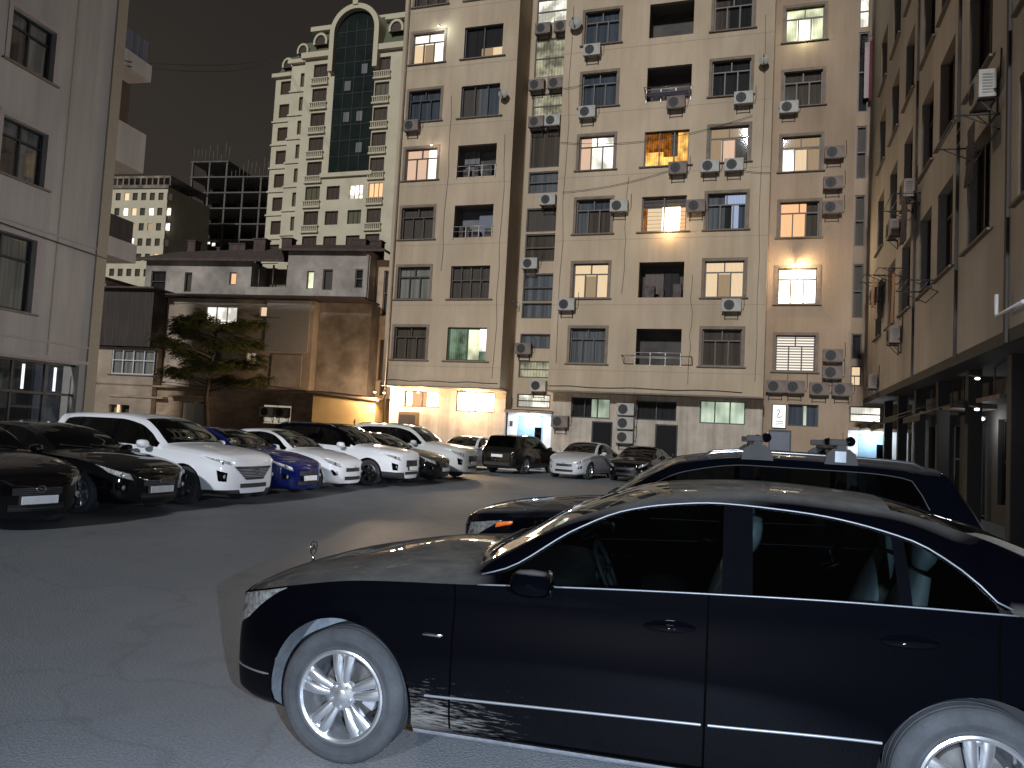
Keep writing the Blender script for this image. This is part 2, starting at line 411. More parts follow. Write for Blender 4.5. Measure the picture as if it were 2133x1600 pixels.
def wheel_parts(root, B, loc, side, style, first=None):
    """wheel > tyre, rim, brake disc. side=-1 towards -y"""
    S = B.S; R, RR, TW = S['R'], S['RR'], S['TW']
    key = (R, RR, style)
    cache = wheel_parts.cache
    if key not in cache:
        t = MB(); h = TW / 2
        prof = [(RR - .006, -h * .82), (RR + .012, -h * .97), (RR + .020, -h * .97), (RR + .024, -h * .93), (RR + .034, -h * .97), (RR + .05, -h * 1.03), (R - .052, -h * 1.05), (R - .047, -h * 1.02), (R - .040, -h * 1.03), (R - .022, -h * .97), (R - .010, -h * .86), (R - .001, -h * .74)]
        for g in (-.5, 0, .5):
            prof += [(R, h * (g - .2)), (R, h * (g - .04)), (R - .008, h * (g - .03)), (R - .008, h * (g + .03)), (R, h * (g + .04))]
        prof += [(R - .001, h * .74), (R - .01, h * .86), (R - .03, h), (RR, h * .8)]
        t.lathe(prof, seg=56 if style == 'double' else 36)
        r = MB()
        r.lathe([(RR - .004, -h * .80), (RR + .006, -h * .93), (RR - .004, -h * .96), (RR - .016, -h * .90), (RR - .022, -h * .72), (RR - .035, -h * .3), (RR - .05, h * .5)], seg=48)
        yf = -h * .80
        def arm(a0, a1, r0, r1, w0, w1, y0, y1, dep=.022):
            pts = []
            for k in range(7):
                f = k / 6; rr = r0 + (r1 - r0) * f; a = a0 + (a1 - a0) * f; w = w0 + (w1 - w0) * f; y = y0 + (y1 - y0) * f - .012 * math.sin(PI * f)
                c, s_ = math.cos(a), math.sin(a); tx, tz = -s_, c
                sec = [(-.5, dep), (-.5, .006), (-.33, -.002), (0, -.006), (.33, -.002), (.5, .006), (.5, dep)]
                pts.append([(rr * c + tx * w * q, y + dy, rr * s_ + tz * w * q) for q, dy in sec])
            r.grid(pts)
        if style == 'double':
            for k in range(5):
                a = 2 * PI * k / 5 + .31
                for e in (-1, 1):
                    arm(a + e * .235, a + e * .155, .045, RR - .012, .034, .060, yf + .012, yf - .002, .03)
                # web between the pair at the rim
                arm(a, a, RR - .045, RR - .008, .03, .085, yf + .014, yf + .006)
        elif style == 'five':
            for k in range(5):
                a = 2 * PI * k / 5 + .3; arm(a, a, .05, RR - .01, .045, .085, yf + .012, yf, .03)
        else:
            for k in range(5):
                a = 2 * PI * k / 5 + .3
                for e in (-1, 1): arm(a, a + e * .2, .05, RR - .01, .04, .03, yf + .012, yf, .025)
        r.lathe([(.075, yf + .04), (.072, yf + .004), (.05, yf - .004), (.034, yf - .006), (.033, yf - .012), (.024, yf - .016), (.0005, yf - .017)], seg=28)
        for k in range(5):
            a = 2 * PI * k / 5 + .31 + PI / 5
            r.lathe([(.009, yf - .003), (.009, yf - .012), (.0005, yf - .013)], cx=.056 * math.cos(a), cz=.056 * math.sin(a), seg=8)
        d = MB(); d.lathe([(.0005, .01), (.145, .01), (.15, .02), (.15, .035), (.08, .04), (.07, .09), (.0005, .09)], seg=40)
        d.lathe([(RR - .05, h * .5), (.0005, h * .5)], seg=36, mi=1)
        d.grid([[(rr * math.cos(a), y, rr * math.sin(a)) for rr, y in ((.095, -.02), (.16, -.02), (.165, .03), (.095, .03))] for a in np.linspace(-.5, .5, 7)], mi=2)
        cache[key] = None
        hub = d.build('wheel', [M['disc'], M['rubber_dark'], M['caliper']], root, sharp=40)
        ty = t.build('tyre', M['tyre'], hub, sharp=50); rm = r.build('rim', M['rim_bright'] if style != 'dark' else M['rim_dark'], hub, sharp=35)
        cache[key] = (hub.data, ty.data, rm.data)
    else:
        dd = cache[key]; hub = link('wheel', dd[0], None, root); link('tyre', dd[1], None, hub); link('rim', dd[2], None, hub)
    hub.location = loc
    hub.rotation_euler = (0, random.uniform(0, 1.2) if style != 'double' else 0, 0)
    if side > 0: hub.rotation_euler = (0, hub.rotation_euler[1], PI)
    return hub
wheel_parts.cache = {}

def seat_mb(mb, x, y, z, w=.5, lean=.35, hr=True):
    def pad(c0, c1, wd, th, rows=6):
        P = []
        for k in range(rows + 1):
            f = k / rows; c = Vector(c0).lerp(Vector(c1), f); q = math.sin(PI * min(max(f, .0), 1)) ** .35 if 0 < f < 1 else .55
            d = (Vector(c1) - Vector(c0)).normalized(); nn = Vector((d.z, 0, -d.x))
            ring = []
            for s in range(12):
                a = 2 * PI * s / 12; ca, sa = math.cos(a), math.sin(a)
                ring.append(c + Vector((0, 1, 0)) * (wd / 2 * q * math.copysign(abs(ca) ** .5, ca)) + nn * (th / 2 * q * math.copysign(abs(sa) ** .6, sa)))
            P.append(ring)
        mb.grid(P, closed=True)
        for R_ in (P[0], P[-1]): mb.poly(R_)
    pad((x - .25, y, z), (x + .25, y, z - .04), w, .16)
    pad((x + .22, y, z + .02), (x + .22 + .6 * math.sin(lean), y, z + .02 + .62), w * .95, .13)
    if hr:
        bx, bz = x + .22 + .6 * math.sin(lean), z + .66
        pad((bx, y, bz), (bx + .05, y, bz + .19), w * .5, .10, 4)

def make_car(name, label, loc, rz, spec, mats, scale=(1, 1, 1), hi=False, wheel='five', group=None, clad=False, rear=False,
             grille='slats', interior=True, plate=True, roof_mat=None, rails=False, fog='round', lamp_tall=1.0, sides=(1, -1)):
    S = spec(); sx, sy, sz = scale
    B = Body(S, hi, sx, sy, sz); P = B.P; t, v = B.t, B.v; L = S['L']; nT, nV = len(t), len(v)
    root = empty(name, loc, rz); tag(root, label, 'car', group)
    body_m, glass_m, lamp_m = mats['paint'], mats['glass'], M['lamp_lens']
    buckets = {}
    def classify(tm, vm):
        if 8 <= vm and S['A'] < tm < S['hdr']: return 'windshield'
        if 8 <= vm and S['rh'] < tm < S['B']: return 'rear_window'
        if 6 < vm < 7 and S['gf'] < tm < S['ge']:
            if S['pil'][0] < tm < S['pil'][1]: return 'pillar_trim'
            if tm > S['quarter'] + .02: return 'quarter_window'
            if tm > S['quarter'] - .02: return 'quarter_divider'
            return 'front_window' if tm < S['pil'][0] else 'side_window'
        if clad and vm < (3.0 if clad is True else clad): return 'cladding'
        if hi and vm > 2:
            if vm < 6:
                for q in (1.425, 2.605, 3.75):
                    if abs(tm - q) < .005: return 'seam%d' % int(q * 10)
                if 1.43 < tm < 2.6: return 'front_door'
                if 2.61 < tm < 3.745: return 'rear_door'
        if roof_mat and vm > 7 and S['A'] < tm < S['B'] : return 'roof'
        return 'body'
    def add(part, side, r, i):
        key = (part, side) if part.startswith('seam') or part in ('quarter_divider', 'front_window', 'side_window', 'quarter_window', 'front_door', 'rear_door', 'pillar_trim') else (part, 0)
        buckets.setdefault(key, []).append((side, r, i))
    for r in range(nV - 1):
        for i in range(nT - 1):
            if B.cut[r, i] and B.cut[r + 1, i] and B.cut[r, i + 1] and B.cut[r + 1, i + 1]: continue
            part = classify((t[i] + t[i + 1]) / 2, (v[r] + v[r + 1]) / 2)
            for s in (1, -1): add(part, s, r, i)
    pm = {'windshield': glass_m, 'rear_window': glass_m, 'front_window': glass_m, 'side_window': glass_m, 'quarter_window': glass_m,
          'pillar_trim': M['gloss_black'], 'quarter_divider': M['gloss_black'], 'cladding': M['cladding'], 'seam': M['rubber_dark'], 'front_door': body_m, 'rear_door': body_m, 'body': body_m, 'roof': roof_mat}
    objs = {}
    for (part, sd), fs in buckets.items():
        if part.startswith('seam'): pm[part] = M['gap_black']
        idx = {}; V = []; F = []
        def vid(s, r, i):
            if r == nV - 1: s = 1
            k = (s, r, i)
            if k not in idx:
                p = P[r, i]; idx[k] = len(V); V.append((p[0], p[1] * s, p[2]))
            return idx[k]
        for s, r, i in fs:
            q = (vid(s, r, i), vid(s, r, i + 1), vid(s, r + 1, i + 1), vid(s, r + 1, i))
            if s < 0: q = q[::-1]
            q = tuple(dict.fromkeys(q))
            if len(q) >= 3: F.append(q)
        if part == 'body':
            # rounded nose and tail caps
            for i, sg in ((0, -1), (nT - 1, 1)):
                rows = [r for r in range(nV) if 1 <= v[r] <= 6]; fr = [1, .75, .5, .25, 0, -.25, -.5, -.75, -1]
                rings = []
                for r in rows:
                    p = P[r, i]; ring = []
                    for f in fr:
                        if abs(f) == 1: ring.append(vid(int(f), r, i))
                        else:
                            V.append((p[0] + sg * .045 * (1 - f * f), p[1] * f, p[2])); ring.append(len(V) - 1)
                    rings.append(ring)
                for a in range(len(rings) - 1):
                    for b in range(len(fr) - 1):
                        q = (rings[a][b], rings[a][b + 1], rings[a + 1][b + 1], rings[a + 1][b]); F.append(q if i == 0 else q[::-1])
                top = [vid(1, r, i) for r in range(nV) if v[r] >= 6] + [vid(-1, r, i) for r in range(nV - 2, -1, -1) if v[r] >= 6]
                rg = rings[-1]; n1 = len(top); # bridge the bulged edge with the crowned hood edge
                for k in range(len(rg) - 1):
                    a = int(round(k * (n1 - 1) / (len(rg) - 1))); b = int(round((k + 1) * (n1 - 1) / (len(rg) - 1)))
                    q = [rg[k], rg[k + 1]] + [top[x] for x in range(b, a - 1, -1)]
                    q = tuple(dict.fromkeys(q))
                    if len(q) > 2: F.append(q)
        me = bpy.data.meshes.new(part); me.from_pydata([tuple(map(float, a)) for a in V], [], F)
        bm = bmesh.new(); bm.from_mesh(me); bmesh.ops.recalc_face_normals(bm, faces=bm.faces); bm.to_mesh(me); bm.free()
        for p in me.polygons: p.use_smooth = True
        me.set_sharp_from_angle(angle=math.radians(60))
        o = link('door_pillar' if part == 'pillar_trim' else 'panel_gap' if part.startswith('seam') else part, me, pm[part], root)
        objs[(part, sd)] = o
    # wheel arches
    pfx = lambda x: float(S['pf'](np.clip(x / sx, 0, L))) * S['W'] * sy
    for xa in (B.fx, B.rx):
        for s in (1, -1):
            mb = MB(); Pn = []
            zb = S['clr'] * sz; a0 = math.asin((zb - B.hz) / B.RA)
            for a in np.linspace(a0, PI - a0, 28):
                x = xa + B.RA * math.cos(a); z = B.hz + B.RA * math.sin(a)
                # body half width here
                k = int(np.argmin(np.abs(B.t * sx - x))); zz = B.P0[:, k, 2]; yy = B.P0[:, k, 1]
                sel = [q for q in range(nV) if 1 <= v[q] <= 6]
                yo = float(np.interp(z, zz[sel], yy[sel])) - .003
                Pn.append([(x, s * yo, z), (xa + (x - xa) * 1.02, s * (yo - .10), B.hz + (z - B.hz) * 1.02), (xa + (x - xa) * 1.04, s * .60 * sy, B.hz + (z - B.hz) * 1.04)])
            mb.grid(Pn)
            mb.grid([[p[2] for p in Pn], [(p[2][0], s * .60 * sy, zb - .02) for p in Pn]])
            mb.build('wheel_arch', M['arch_dusty'] if hi and xa < 2 else M['arch'], root)
            wheel_parts(root, B, (xa, s * (S['W'] * sy * .985 - S['TW'] / 2 - (.04 if hi else .012)), B.hz), s, wheel)
    # interior
    if interior:
        cab = MB(); fz = S['clr'] * sz + .1
        cab.box(1.35 * sx, 3.9 * sx, -.78 * sy, .78 * sy, fz, fz + .03)
        cab.build('cabin_floor', M['seat_dark'], root)
        d = MB(); zb = float(S['z6'](1.7)) * sz
        d.grid([[(x, y, z) for y in np.linspace(-.74 * sy, .74 * sy, 9)] for x, z in ((1.50 * sx, zb - .05), (1.62 * sx, zb - .02), (1.80 * sx, zb - .03), (1.92 * sx, zb - .08), (1.93 * sx, zb - .3), (1.8 * sx, zb - .45))])
        d.build('dashboard', M['seat_dark'], root)
        for x, zz in ((2.35 * sx, .50 * sz), (3.15 * sx, .50 * sz)):
            for y in (-.37, .37):
                m = MB(); seat_mb(m, x, y * sy, zz + (.06 if S['kind'] == 'suv' else 0), w=.50); m.build('seat', M['seat'], root, sharp=60)
        if hi:
            m = MB(); c = Vector((1.98, .38, .88)); tl = Vector((.38, 0, .92)); u = Vector((0, 1, 0)); w = Vector((.92, 0, -.38)).normalized()
            w = Vector((-.4, 0, .92)).normalized()
            m.tube([c + (u * math.cos(a) + w * math.sin(a)) * .18 for a in np.linspace(0, 2 * PI, 33)], .014, 8)
            for a in (0, PI, -PI / 2): m.tube([c, c + (u * math.cos(a) + w * math.sin(a)) * .18], .018, 6)
            m.tube([c, c + Vector((-.25, 0, -.12))], .04, 8)
            m.build('steering_wheel', M['seat_dark'], root)
    # head lamps, tail lamps
    Z = lambda tt, key: float(S[key](tt))
    for s in (1, -1):
        if hi:
            m = MB(); B.patch(m, [(.07, 4.55), (.19, 4.72), (.56, 5.93), (.13, 6.15)], 12, 8, .006, s); hl = m.build('headlight', M['lamp_lens_dark'], root)
            m = MB(); B.patch(m, [(.13, 5.0), (.20, 5.1), (.22, 5.5), (.14, 5.5)], 4, 3, .009, s, thick=.002); m.build('lamp_reflector', M['chrome_dark'], hl)
        else:
            kl = lamp_tall
            m = MB(); B.patch(m, [(.02, 5.75 - .85 * kl), (.30, 5.75 - .6 * kl), (.58, 5.95), (.02, 6.0)] if S['kind'] == 'suv' else [(.02, 5.0 - .2 * (kl - 1)), (.3, 5.1), (.62, 6.15), (.03, 6.0)], 10, 6, .006, s); hl = m.build('headlight', M['lamp_lens'], root)
            p = B.at(.14, 5.55, .004, s); m = MB(); m.lathe([(.045, -.004), (.03, -.010), (.004, -.012)], cx=p[1] * 1, cz=p[2], seg=12, axis='x')
            for k in range(len(m.v)): x_, y_, z_ = m.v[k]; m.v[k] = (x_ + p[0], y_, z_)
            m.build('lamp_reflector', M['chrome'], hl)
            if fog:
                m = MB()
                if fog == 'round': B.patch(m, [(.07, 3.1), (.20, 3.1), (.26, 4.5), (.05, 4.55)] if S['kind'] == 'suv' else [(.06, 3.3), (.20, 3.3), (.22, 4.25), (.06, 4.25)], 6, 5, .006, s)
                elif fog == 'slim': B.patch(m, [(.04, 3.3), (.16, 3.0), (.26, 4.2), (.18, 4.3)], 6, 5, .006, s)
                fo = m.build('fog_lamp', M['gloss_black'], root)
                p = B.at(.11, 3.8, .012, s); m = MB(); m.lathe([(.04, -.002), (.03, -.010), (.004, -.012)], cx=p[1], cz=p[2], seg=12, axis='x')
                for k in range(len(m.v)): x_, y_, z_ = m.v[k]; m.v[k] = (x_ + p[0], y_, z_)
                m.build('fog_lamp_lens', M['lamp_lens'], fo)
        m = MB(); lo, hi_ = (4.9, 6.2) if S['kind'] == 'sedan' else (5.0, 7.0)
        B.patch(m, [(L - .42 if S['kind'] == 'sedan' else L - .3, lo + .5), (L - .01, lo), (L - .01, hi_ - .1), (L - .30 if S['kind'] == 'sedan' else L - .22, hi_)], 8, 6, .006, s); m.build('taillight', M['tail_red'], root)
    # nose dressing
    nose = -.10
    def nosebox(mb, y0, y1, z0, z1, mi=0, depth=.03, k=14, out=.012):
        R_ = []
        for q in range(k + 1):
            y = y0 + (y1 - y0) * q / k; w0 = float(S['pf'](0)) * S['W'] * sy; f = y / w0
            if abs(f) < 1: x = -.045 * (1 - f * f) - out
            else: x = float(np.interp(abs(y) / (S['W'] * sy), S['pf'](B.t), B.t)) * sx - out * 1.5
            R_.append([(x + depth, y, z0), (x, y, z0 + .004), (x, y, z1 - .004), (x + depth, y, z1)])
        mb.grid(R_, mi, False)
    hw = .5 * sy * .9; zt = Z(0, 'z6') * sz; zb = Z(0, 'z3') * sz; H_ = zt - zb
    if not rear:
        g = MB(); gt = zt - .03; gb = zt - H_ * (.78 if grille == 'hex' else .62 if S['kind'] == 'suv' else .5)
        if grille == 'hex':
            for k in range(9):
                z0 = gb + (gt - gb) * k / 9; wk = hw * (.62 + .62 * (k / 8)); nosebox(g, -wk, wk, z0, z0 + (gt - gb) / 9 + .001, 1, out=.008)
            for k in range(5): z0 = gb + (gt - gb) * (k + .4) / 5; wk = hw * (.63 + .58 * ((k + .4) / 5)); nosebox(g, -wk, wk, z0, z0 + .014, 0, out=.016)
        else:
            wk = hw * .8; nosebox(g, -wk, wk, gb, gt, 1, out=.008)
            for k in range(4): z0 = gb + (gt - gb) * (k + .35) / 4; nosebox(g, -wk * .98, wk * .98, z0, z0 + .018, 0, out=.018)
        gr = g.build('grille', [M['chrome_dark'], M['rubber_dark']], root)
        e = MB(); e.tube([(-.085, .055 * math.cos(a) * 1.2, (gt + gb) / 2 + .035 + .045 * math.sin(a)) for a in np.linspace(0, 2 * PI, 21)], .006, 5)
        e.tube([(-.085, -.03, (gt + gb) / 2 + .01), (-.085, .03, (gt + gb) / 2 + .06)], .006, 4)
        e.build('emblem', M['chrome'], gr)
        lo = MB(); zi = Z(0, 'z2') * sz; nosebox(lo, -hw * .9, hw * .9, zi + .03, zi + .03 + max(.06, (zb - zi) * .9), 1, out=.008); nosebox(lo, -hw * .88, hw * .88, zi + .065, zi + .08, 0, out=.014)
        lo.build('bumper_intake', [M['chrome_dark'], M['rubber_dark']], root)
    if plate and (not rear):
        p = MB(); zp = zb + (.02 if S['kind'] == 'sedan' else .06); p.box(-.085, -.072, -.26, .26, zp, zp + .112); pl = p.build('number_plate', M['plate'], root, bevel=.004)
        f = MB(); f.box(-.080, -.03, -.268, .268, zp - .008, zp + .12); f.build('plate_holder', M['rubber_dark'], pl)
    if rear:
        p = MB(); x = L * sx + .045; zp = Z(L, 'z5') * sz - .12; p.box(x, x + .012, -.26, .26, zp, zp + .112); p.build('number_plate', M['plate'], root, bevel=.004)
        b = MB(); b.box(L * sx + .02, L * sx + .06, -.6, .6, .36 * sz, .50 * sz); b.build('bumper', M['cladding'], root, bevel=.015)
    # mirrors
    for s in (1, -1):
        m = MB(); tm = S['gf'] + .14; p = Vector(B.at(tm, 6.0, 0, s)); c = p + Vector((.05, s * .165, .055 * sz))
        P_ = []
        for k in range(9):
            f = k / 8; y = c.y - s * .11 + s * .22 * f; q = math.sqrt(max(.02, 1 - abs(2 * f - 1) ** 3.0)); ring = []
            for a in np.linspace(0, 2 * PI, 13)[:-1]:
                ca, sa = math.cos(a), math.sin(a)
                ring.append((c.x + .10 * q * math.copysign(abs(ca) ** .7, ca) + .02 * f, y, c.z + ((.060 if hi else .08) * q) * math.copysign(abs(sa) ** .7, sa) - .015 * (1 - f)))
            P_.append(ring)
        m.grid(P_, closed=True); m.poly(P_[0]); m.poly(P_[-1])
        m.tube([p + Vector((.02, -s * .01, .0)), c + Vector((.01, -s * .08, -.03))], .022, 8)
        mo = m.build('mirror', body_m if mats.get('mirror') is None else mats['mirror'], root, sharp=50)
        g = MB(); g.lathe([(.001, c.x + .106), (.055, c.x + .105), (.058, c.x + .085)], cx=c.y, cz=c.z, axis='x', seg=16); g.build('mirror_glass', M['chrome'], mo)
        # handles
        for xh in (S['pil'][0] - .22, S['quarter'] + .02 if S['kind'] == 'sedan' else S['quarter'] - .3):
            h = MB(); vz = 5.0 if not hi else 4.88
            pts = [Vector(B.at(xh - .11 + .22 * k / 8, vz, .012 + .030 * math.sin(PI * k / 8) ** .5, s)) for k in range(9)]
            h.tube(pts, [.006 + .010 * math.sin(PI * k / 8) ** .6 for k in range(9)], 8)
            h.build('door_handle', mats.get('handle', body_m), root, sharp=60)
    # window trims
    if mats.get('trim'):
        for s in ((1, -1)):
            tt = np.linspace(S['gf'] - .1, S['ge'] + .01, 40); m = MB()
            m.tube([B.at(x, 6.0, .006, s) for x in tt], .0042, 6)
            m.tube([B.at(x, 7.0, .006, s) for x in tt], .0042, 6)
            m.build('window_trim', mats['trim'], root)
    # wipers
    m = MB()
    for y0, y1 in ((-.55, .05), (.1, .62)):
        pts = []
        for k in range(6):
            y = (y0 + (y1 - y0) * k / 5) * sy; vv_ = 10 - 2 * abs(y) / (Z(S['A'] + .05, 'y8') * sy) * .95; tk = S['A'] + .03 + .10 * k / 5
            pts.append(B.at(tk, max(8.02, min(9.98, vv_)), .012, 1 if y >= 0 else -1))
        m.tube(pts, .008, 5)
    m.build('wiper', M['rubber_dark'], root)
    if rails:
        for s in (1, -1):
            m = MB(); tt = np.linspace(S['hdr'] + .1, S['rh'] - .1, 16)
            m.tube([tuple(np.array(B.at(x, 8.1, 0, s)) + np.array([0, 0, .035 if 0 < k < 15 else -.01])) for k, x in enumerate(tt)], .016, 6)
            m.build('roof_rail', M['chrome_dark'], root)
    return root, B
# ------------------------------------------------------------------ building kit (local frame: x along facade, y into the building, z up)
def wall_face(mb, x0, x1, z0, z1, y, holes, rev=.22, mi=0, mr=0):
    """front wall with real openings and reveals; holes = (xa, xb, za, zb[, depth])"""
    xs = sorted({x0, x1, *[h[0] for h in holes], *[h[1] for h in holes]}); zs = sorted({z0, z1, *[h[2] for h in holes], *[h[3] for h in holes]})
    xs = [a for a in xs if x0 <= a <= x1]; zs = [a for a in zs if z0 <= a <= z1]
    for a, b in zip(xs[:-1], xs[1:]):
        run = None
        for c, d in zip(zs[:-1], zs[1:]):
            mx, mz = (a + b) / 2, (c + d) / 2
            if any(h[0] < mx < h[1] and h[2] < mz < h[3] for h in holes):
                if run: mb.quad((a, y, run[0]), (b, y, run[0]), (b, y, run[1]), (a, y, run[1]), mi); run = None
            else: run = (run[0], d) if run else (c, d)
        if run: mb.quad((a, y, run[0]), (b, y, run[0]), (b, y, run[1]), (a, y, run[1]), mi)
    for h in holes:
        a, b, c, d = h[:4]; r = h[4] if len(h) > 4 else rev
        mb.quad((a, y, c), (a, y, d), (a, y + r, d), (a, y + r, c), mr); mb.quad((b, y, c), (b, y + r, c), (b, y + r, d), (b, y, d), mr)
        mb.quad((a, y, d), (b, y, d), (b, y + r, d), (a, y + r, d), mr); mb.quad((a, y, c), (a, y + r, c), (b, y + r, c), (b, y, c), mr)

def frame_bars(mb, x0, x1, z0, z1, y, style, w=.055, d=.07):
    mb.box(x0, x0 + w, y, y + d, z0, z1); mb.box(x1 - w, x1, y, y + d, z0, z1)
    mb.box(x0 + w, x1 - w, y, y + d, z1 - w, z1); mb.box(x0 + w, x1 - w, y, y + d, z0, z0 + w)
    W = x1 - x0; H = z1 - z0; i0, i1, j0, j1 = x0 + w, x1 - w, z0 + w, z1 - w
    if style == 'T':          # two lights over three casements
        zt = z0 + H * .68
        mb.box(i0, i1, y - .004, y + d - .004, zt, zt + w)
        mb.box(x0 + W * .5 - w / 2, x0 + W * .5 + w / 2, y - .002, y + d, zt + w, j1)
        for f in (.335, .665): mb.box(x0 + W * f - w / 2, x0 + W * f + w / 2, y - .002, y + d, j0, zt)
    elif style == 'T2':
        zt = z0 + H * .68; mb.box(i0, i1, y - .004, y + d - .004, zt, zt + w); mb.box(x0 + W * .48 - w / 2, x0 + W * .48 + w / 2, y - .002, y + d, j0, j1)
    elif style == '3':
        for f in (1 / 3, 2 / 3): mb.box(x0 + W * f - w / 2, x0 + W * f + w / 2, y - .002, y + d, j0, j1)
    elif style == '2': mb.box(x0 + W * .5 - w / 2, x0 + W * .5 + w / 2, y - .002, y + d, j0, j1)
    elif style == 'G':
        for f in (.25, .5, .75): mb.box(x0 + W * f - w / 2, x0 + W * f + w / 2, y - .002, y + d, j0, j1)
        mb.box(i0, i1, y - .004, y + d - .004, z0 + H * .55, z0 + H * .55 + w)
    elif style == 'H': mb.box(i0, i1, y - .004, y + d - .004, z0 + H * .5 - w / 2, z0 + H * .5 + w / 2)
    elif style == 'B':        # burglar bars / blinds
        zt = z0 + H * .68
        for k in range(1, 9): mb.box(i0, i1, y - .03, y - .018, z0 + H * k / 9, z0 + H * k / 9 + .014)
        mb.box(x0 + W * .5 - w / 2, x0 + W * .5 + w / 2, y - .002, y + d, j0, j1)

def window(root, x0, x1, z0, z1, y, style, curtain, rev=.14, surround=None, parts=None, frame_m=None, sill=True, drape=None, glassm='pane'):
    f = MB(); frame_bars(f, x0 + .002, x1 - .002, z0 + .002, z1 - .002, y + rev, style)
    w = f.build('window', frame_m or M['frame_brown'], root)
    g = MB(); g.quad((x0 + .05, y + rev + .035, z0 + .05), (x1 - .05, y + rev + .035, z0 + .05), (x1 - .05, y + rev + .035, z1 - .05), (x0 + .05, y + rev + .035, z1 - .05)); g.build('pane', M[glassm], w)
    c = MB(); yc = y + rev + .13
    mats = [M[curtain]]
    if parts is None: c.quad((x0 - .05, yc, z0 - .05), (x1 + .05, yc, z0 - .05), (x1 + .05, yc, z1 + .05), (x0 - .05, yc, z1 + .05))
    else:
        for (fa, fb, ga, gb, mn) in parts:
            if M[mn] not in mats: mats.append(M[mn])
            k = mats.index(M[mn]); W, H = x1 - x0, z1 - z0
            xa, xb, za, zb = x0 + W * fa, x0 + W * fb, z0 + H * ga, z0 + H * gb
            if fa == 0: xa -= .05
            if fb == 1: xb += .05
            if ga == 0: za -= .05
            if gb == 1: zb += .05
            c.quad((xa, yc, za), (xb, yc, za), (xb, yc, zb), (xa, yc, zb), k)
    c.build('curtain', mats, w)
    if surround:
        s = MB(); t = .13; p = .028
        s.box(x0 - t, x0, y - p, y + .01, z0 - .02, z1 + t); s.box(x1, x1 + t, y - p, y + .01, z0 - .02, z1 + t); s.box(x0, x1, y - p, y + .01, z1, z1 + t)
        s.build('window_surround', M[surround], w)
    if sill:
        s = MB(); s.box(x0 - .2, x1 + .2, y - .10, y + rev, z0 - .07, z0 - .021); s.build('sill', M['sill'], w)
    return w

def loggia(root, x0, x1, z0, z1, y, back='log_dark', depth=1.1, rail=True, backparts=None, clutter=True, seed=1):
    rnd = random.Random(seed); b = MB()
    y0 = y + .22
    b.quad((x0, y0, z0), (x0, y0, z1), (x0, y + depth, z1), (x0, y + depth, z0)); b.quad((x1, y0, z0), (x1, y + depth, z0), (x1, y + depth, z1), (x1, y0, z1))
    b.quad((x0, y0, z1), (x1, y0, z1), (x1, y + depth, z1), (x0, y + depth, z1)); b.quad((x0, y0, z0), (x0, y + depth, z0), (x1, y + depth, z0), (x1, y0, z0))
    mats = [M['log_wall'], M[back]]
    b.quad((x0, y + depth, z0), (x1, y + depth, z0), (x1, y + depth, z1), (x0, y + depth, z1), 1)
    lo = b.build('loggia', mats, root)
    if backparts:
        for (fa, fb, ga, gb, mn) in backparts:
            p = MB(); W, H = x1 - x0, z1 - z0; yy = y + depth - .05 - rnd.random() * .25
            p.box(x0 + W * fa, x0 + W * fb, yy, yy + .04, z0 + H * ga, z0 + H * gb); p.build('loggia_fitting', M[mn], lo)
    if clutter:
        for k in range(3):
            p = MB(); a = x0 + .1 + k * (x1 - x0) / 3.2 + rnd.random() * .15; p.box(a, a + .2 + rnd.random() * .25, y + .45, y + .75, z0, z0 + .25 + rnd.random() * .5); p.build('stored_box', M['clutter'], lo)
    if rail:
        r = MB(); r.tube([(x0 - .05, y - .06, z0 + .52), (x1 + .05, y - .06, z0 + .52)], .02); r.tube([(x0 - .05, y - .06, z0 + .28), (x1 + .05, y - .06, z0 + .28)], .014)
        n = 4
        for k in range(n): a = x0 + (x1 - x0) * k / (n - 1); r.box(a - .015, a + .015, y - .075, y - .045, z0 - .08, z0 + .52)
        r.build('railing', M['rail_metal'], lo)
    return lo

def local(frame, x, y, z):
    """frame = (yaw); local facade coordinates to world"""
    c, s = math.cos(frame), math.sin(frame)
    return (x * c + y * s, -x * s + y * c, z)

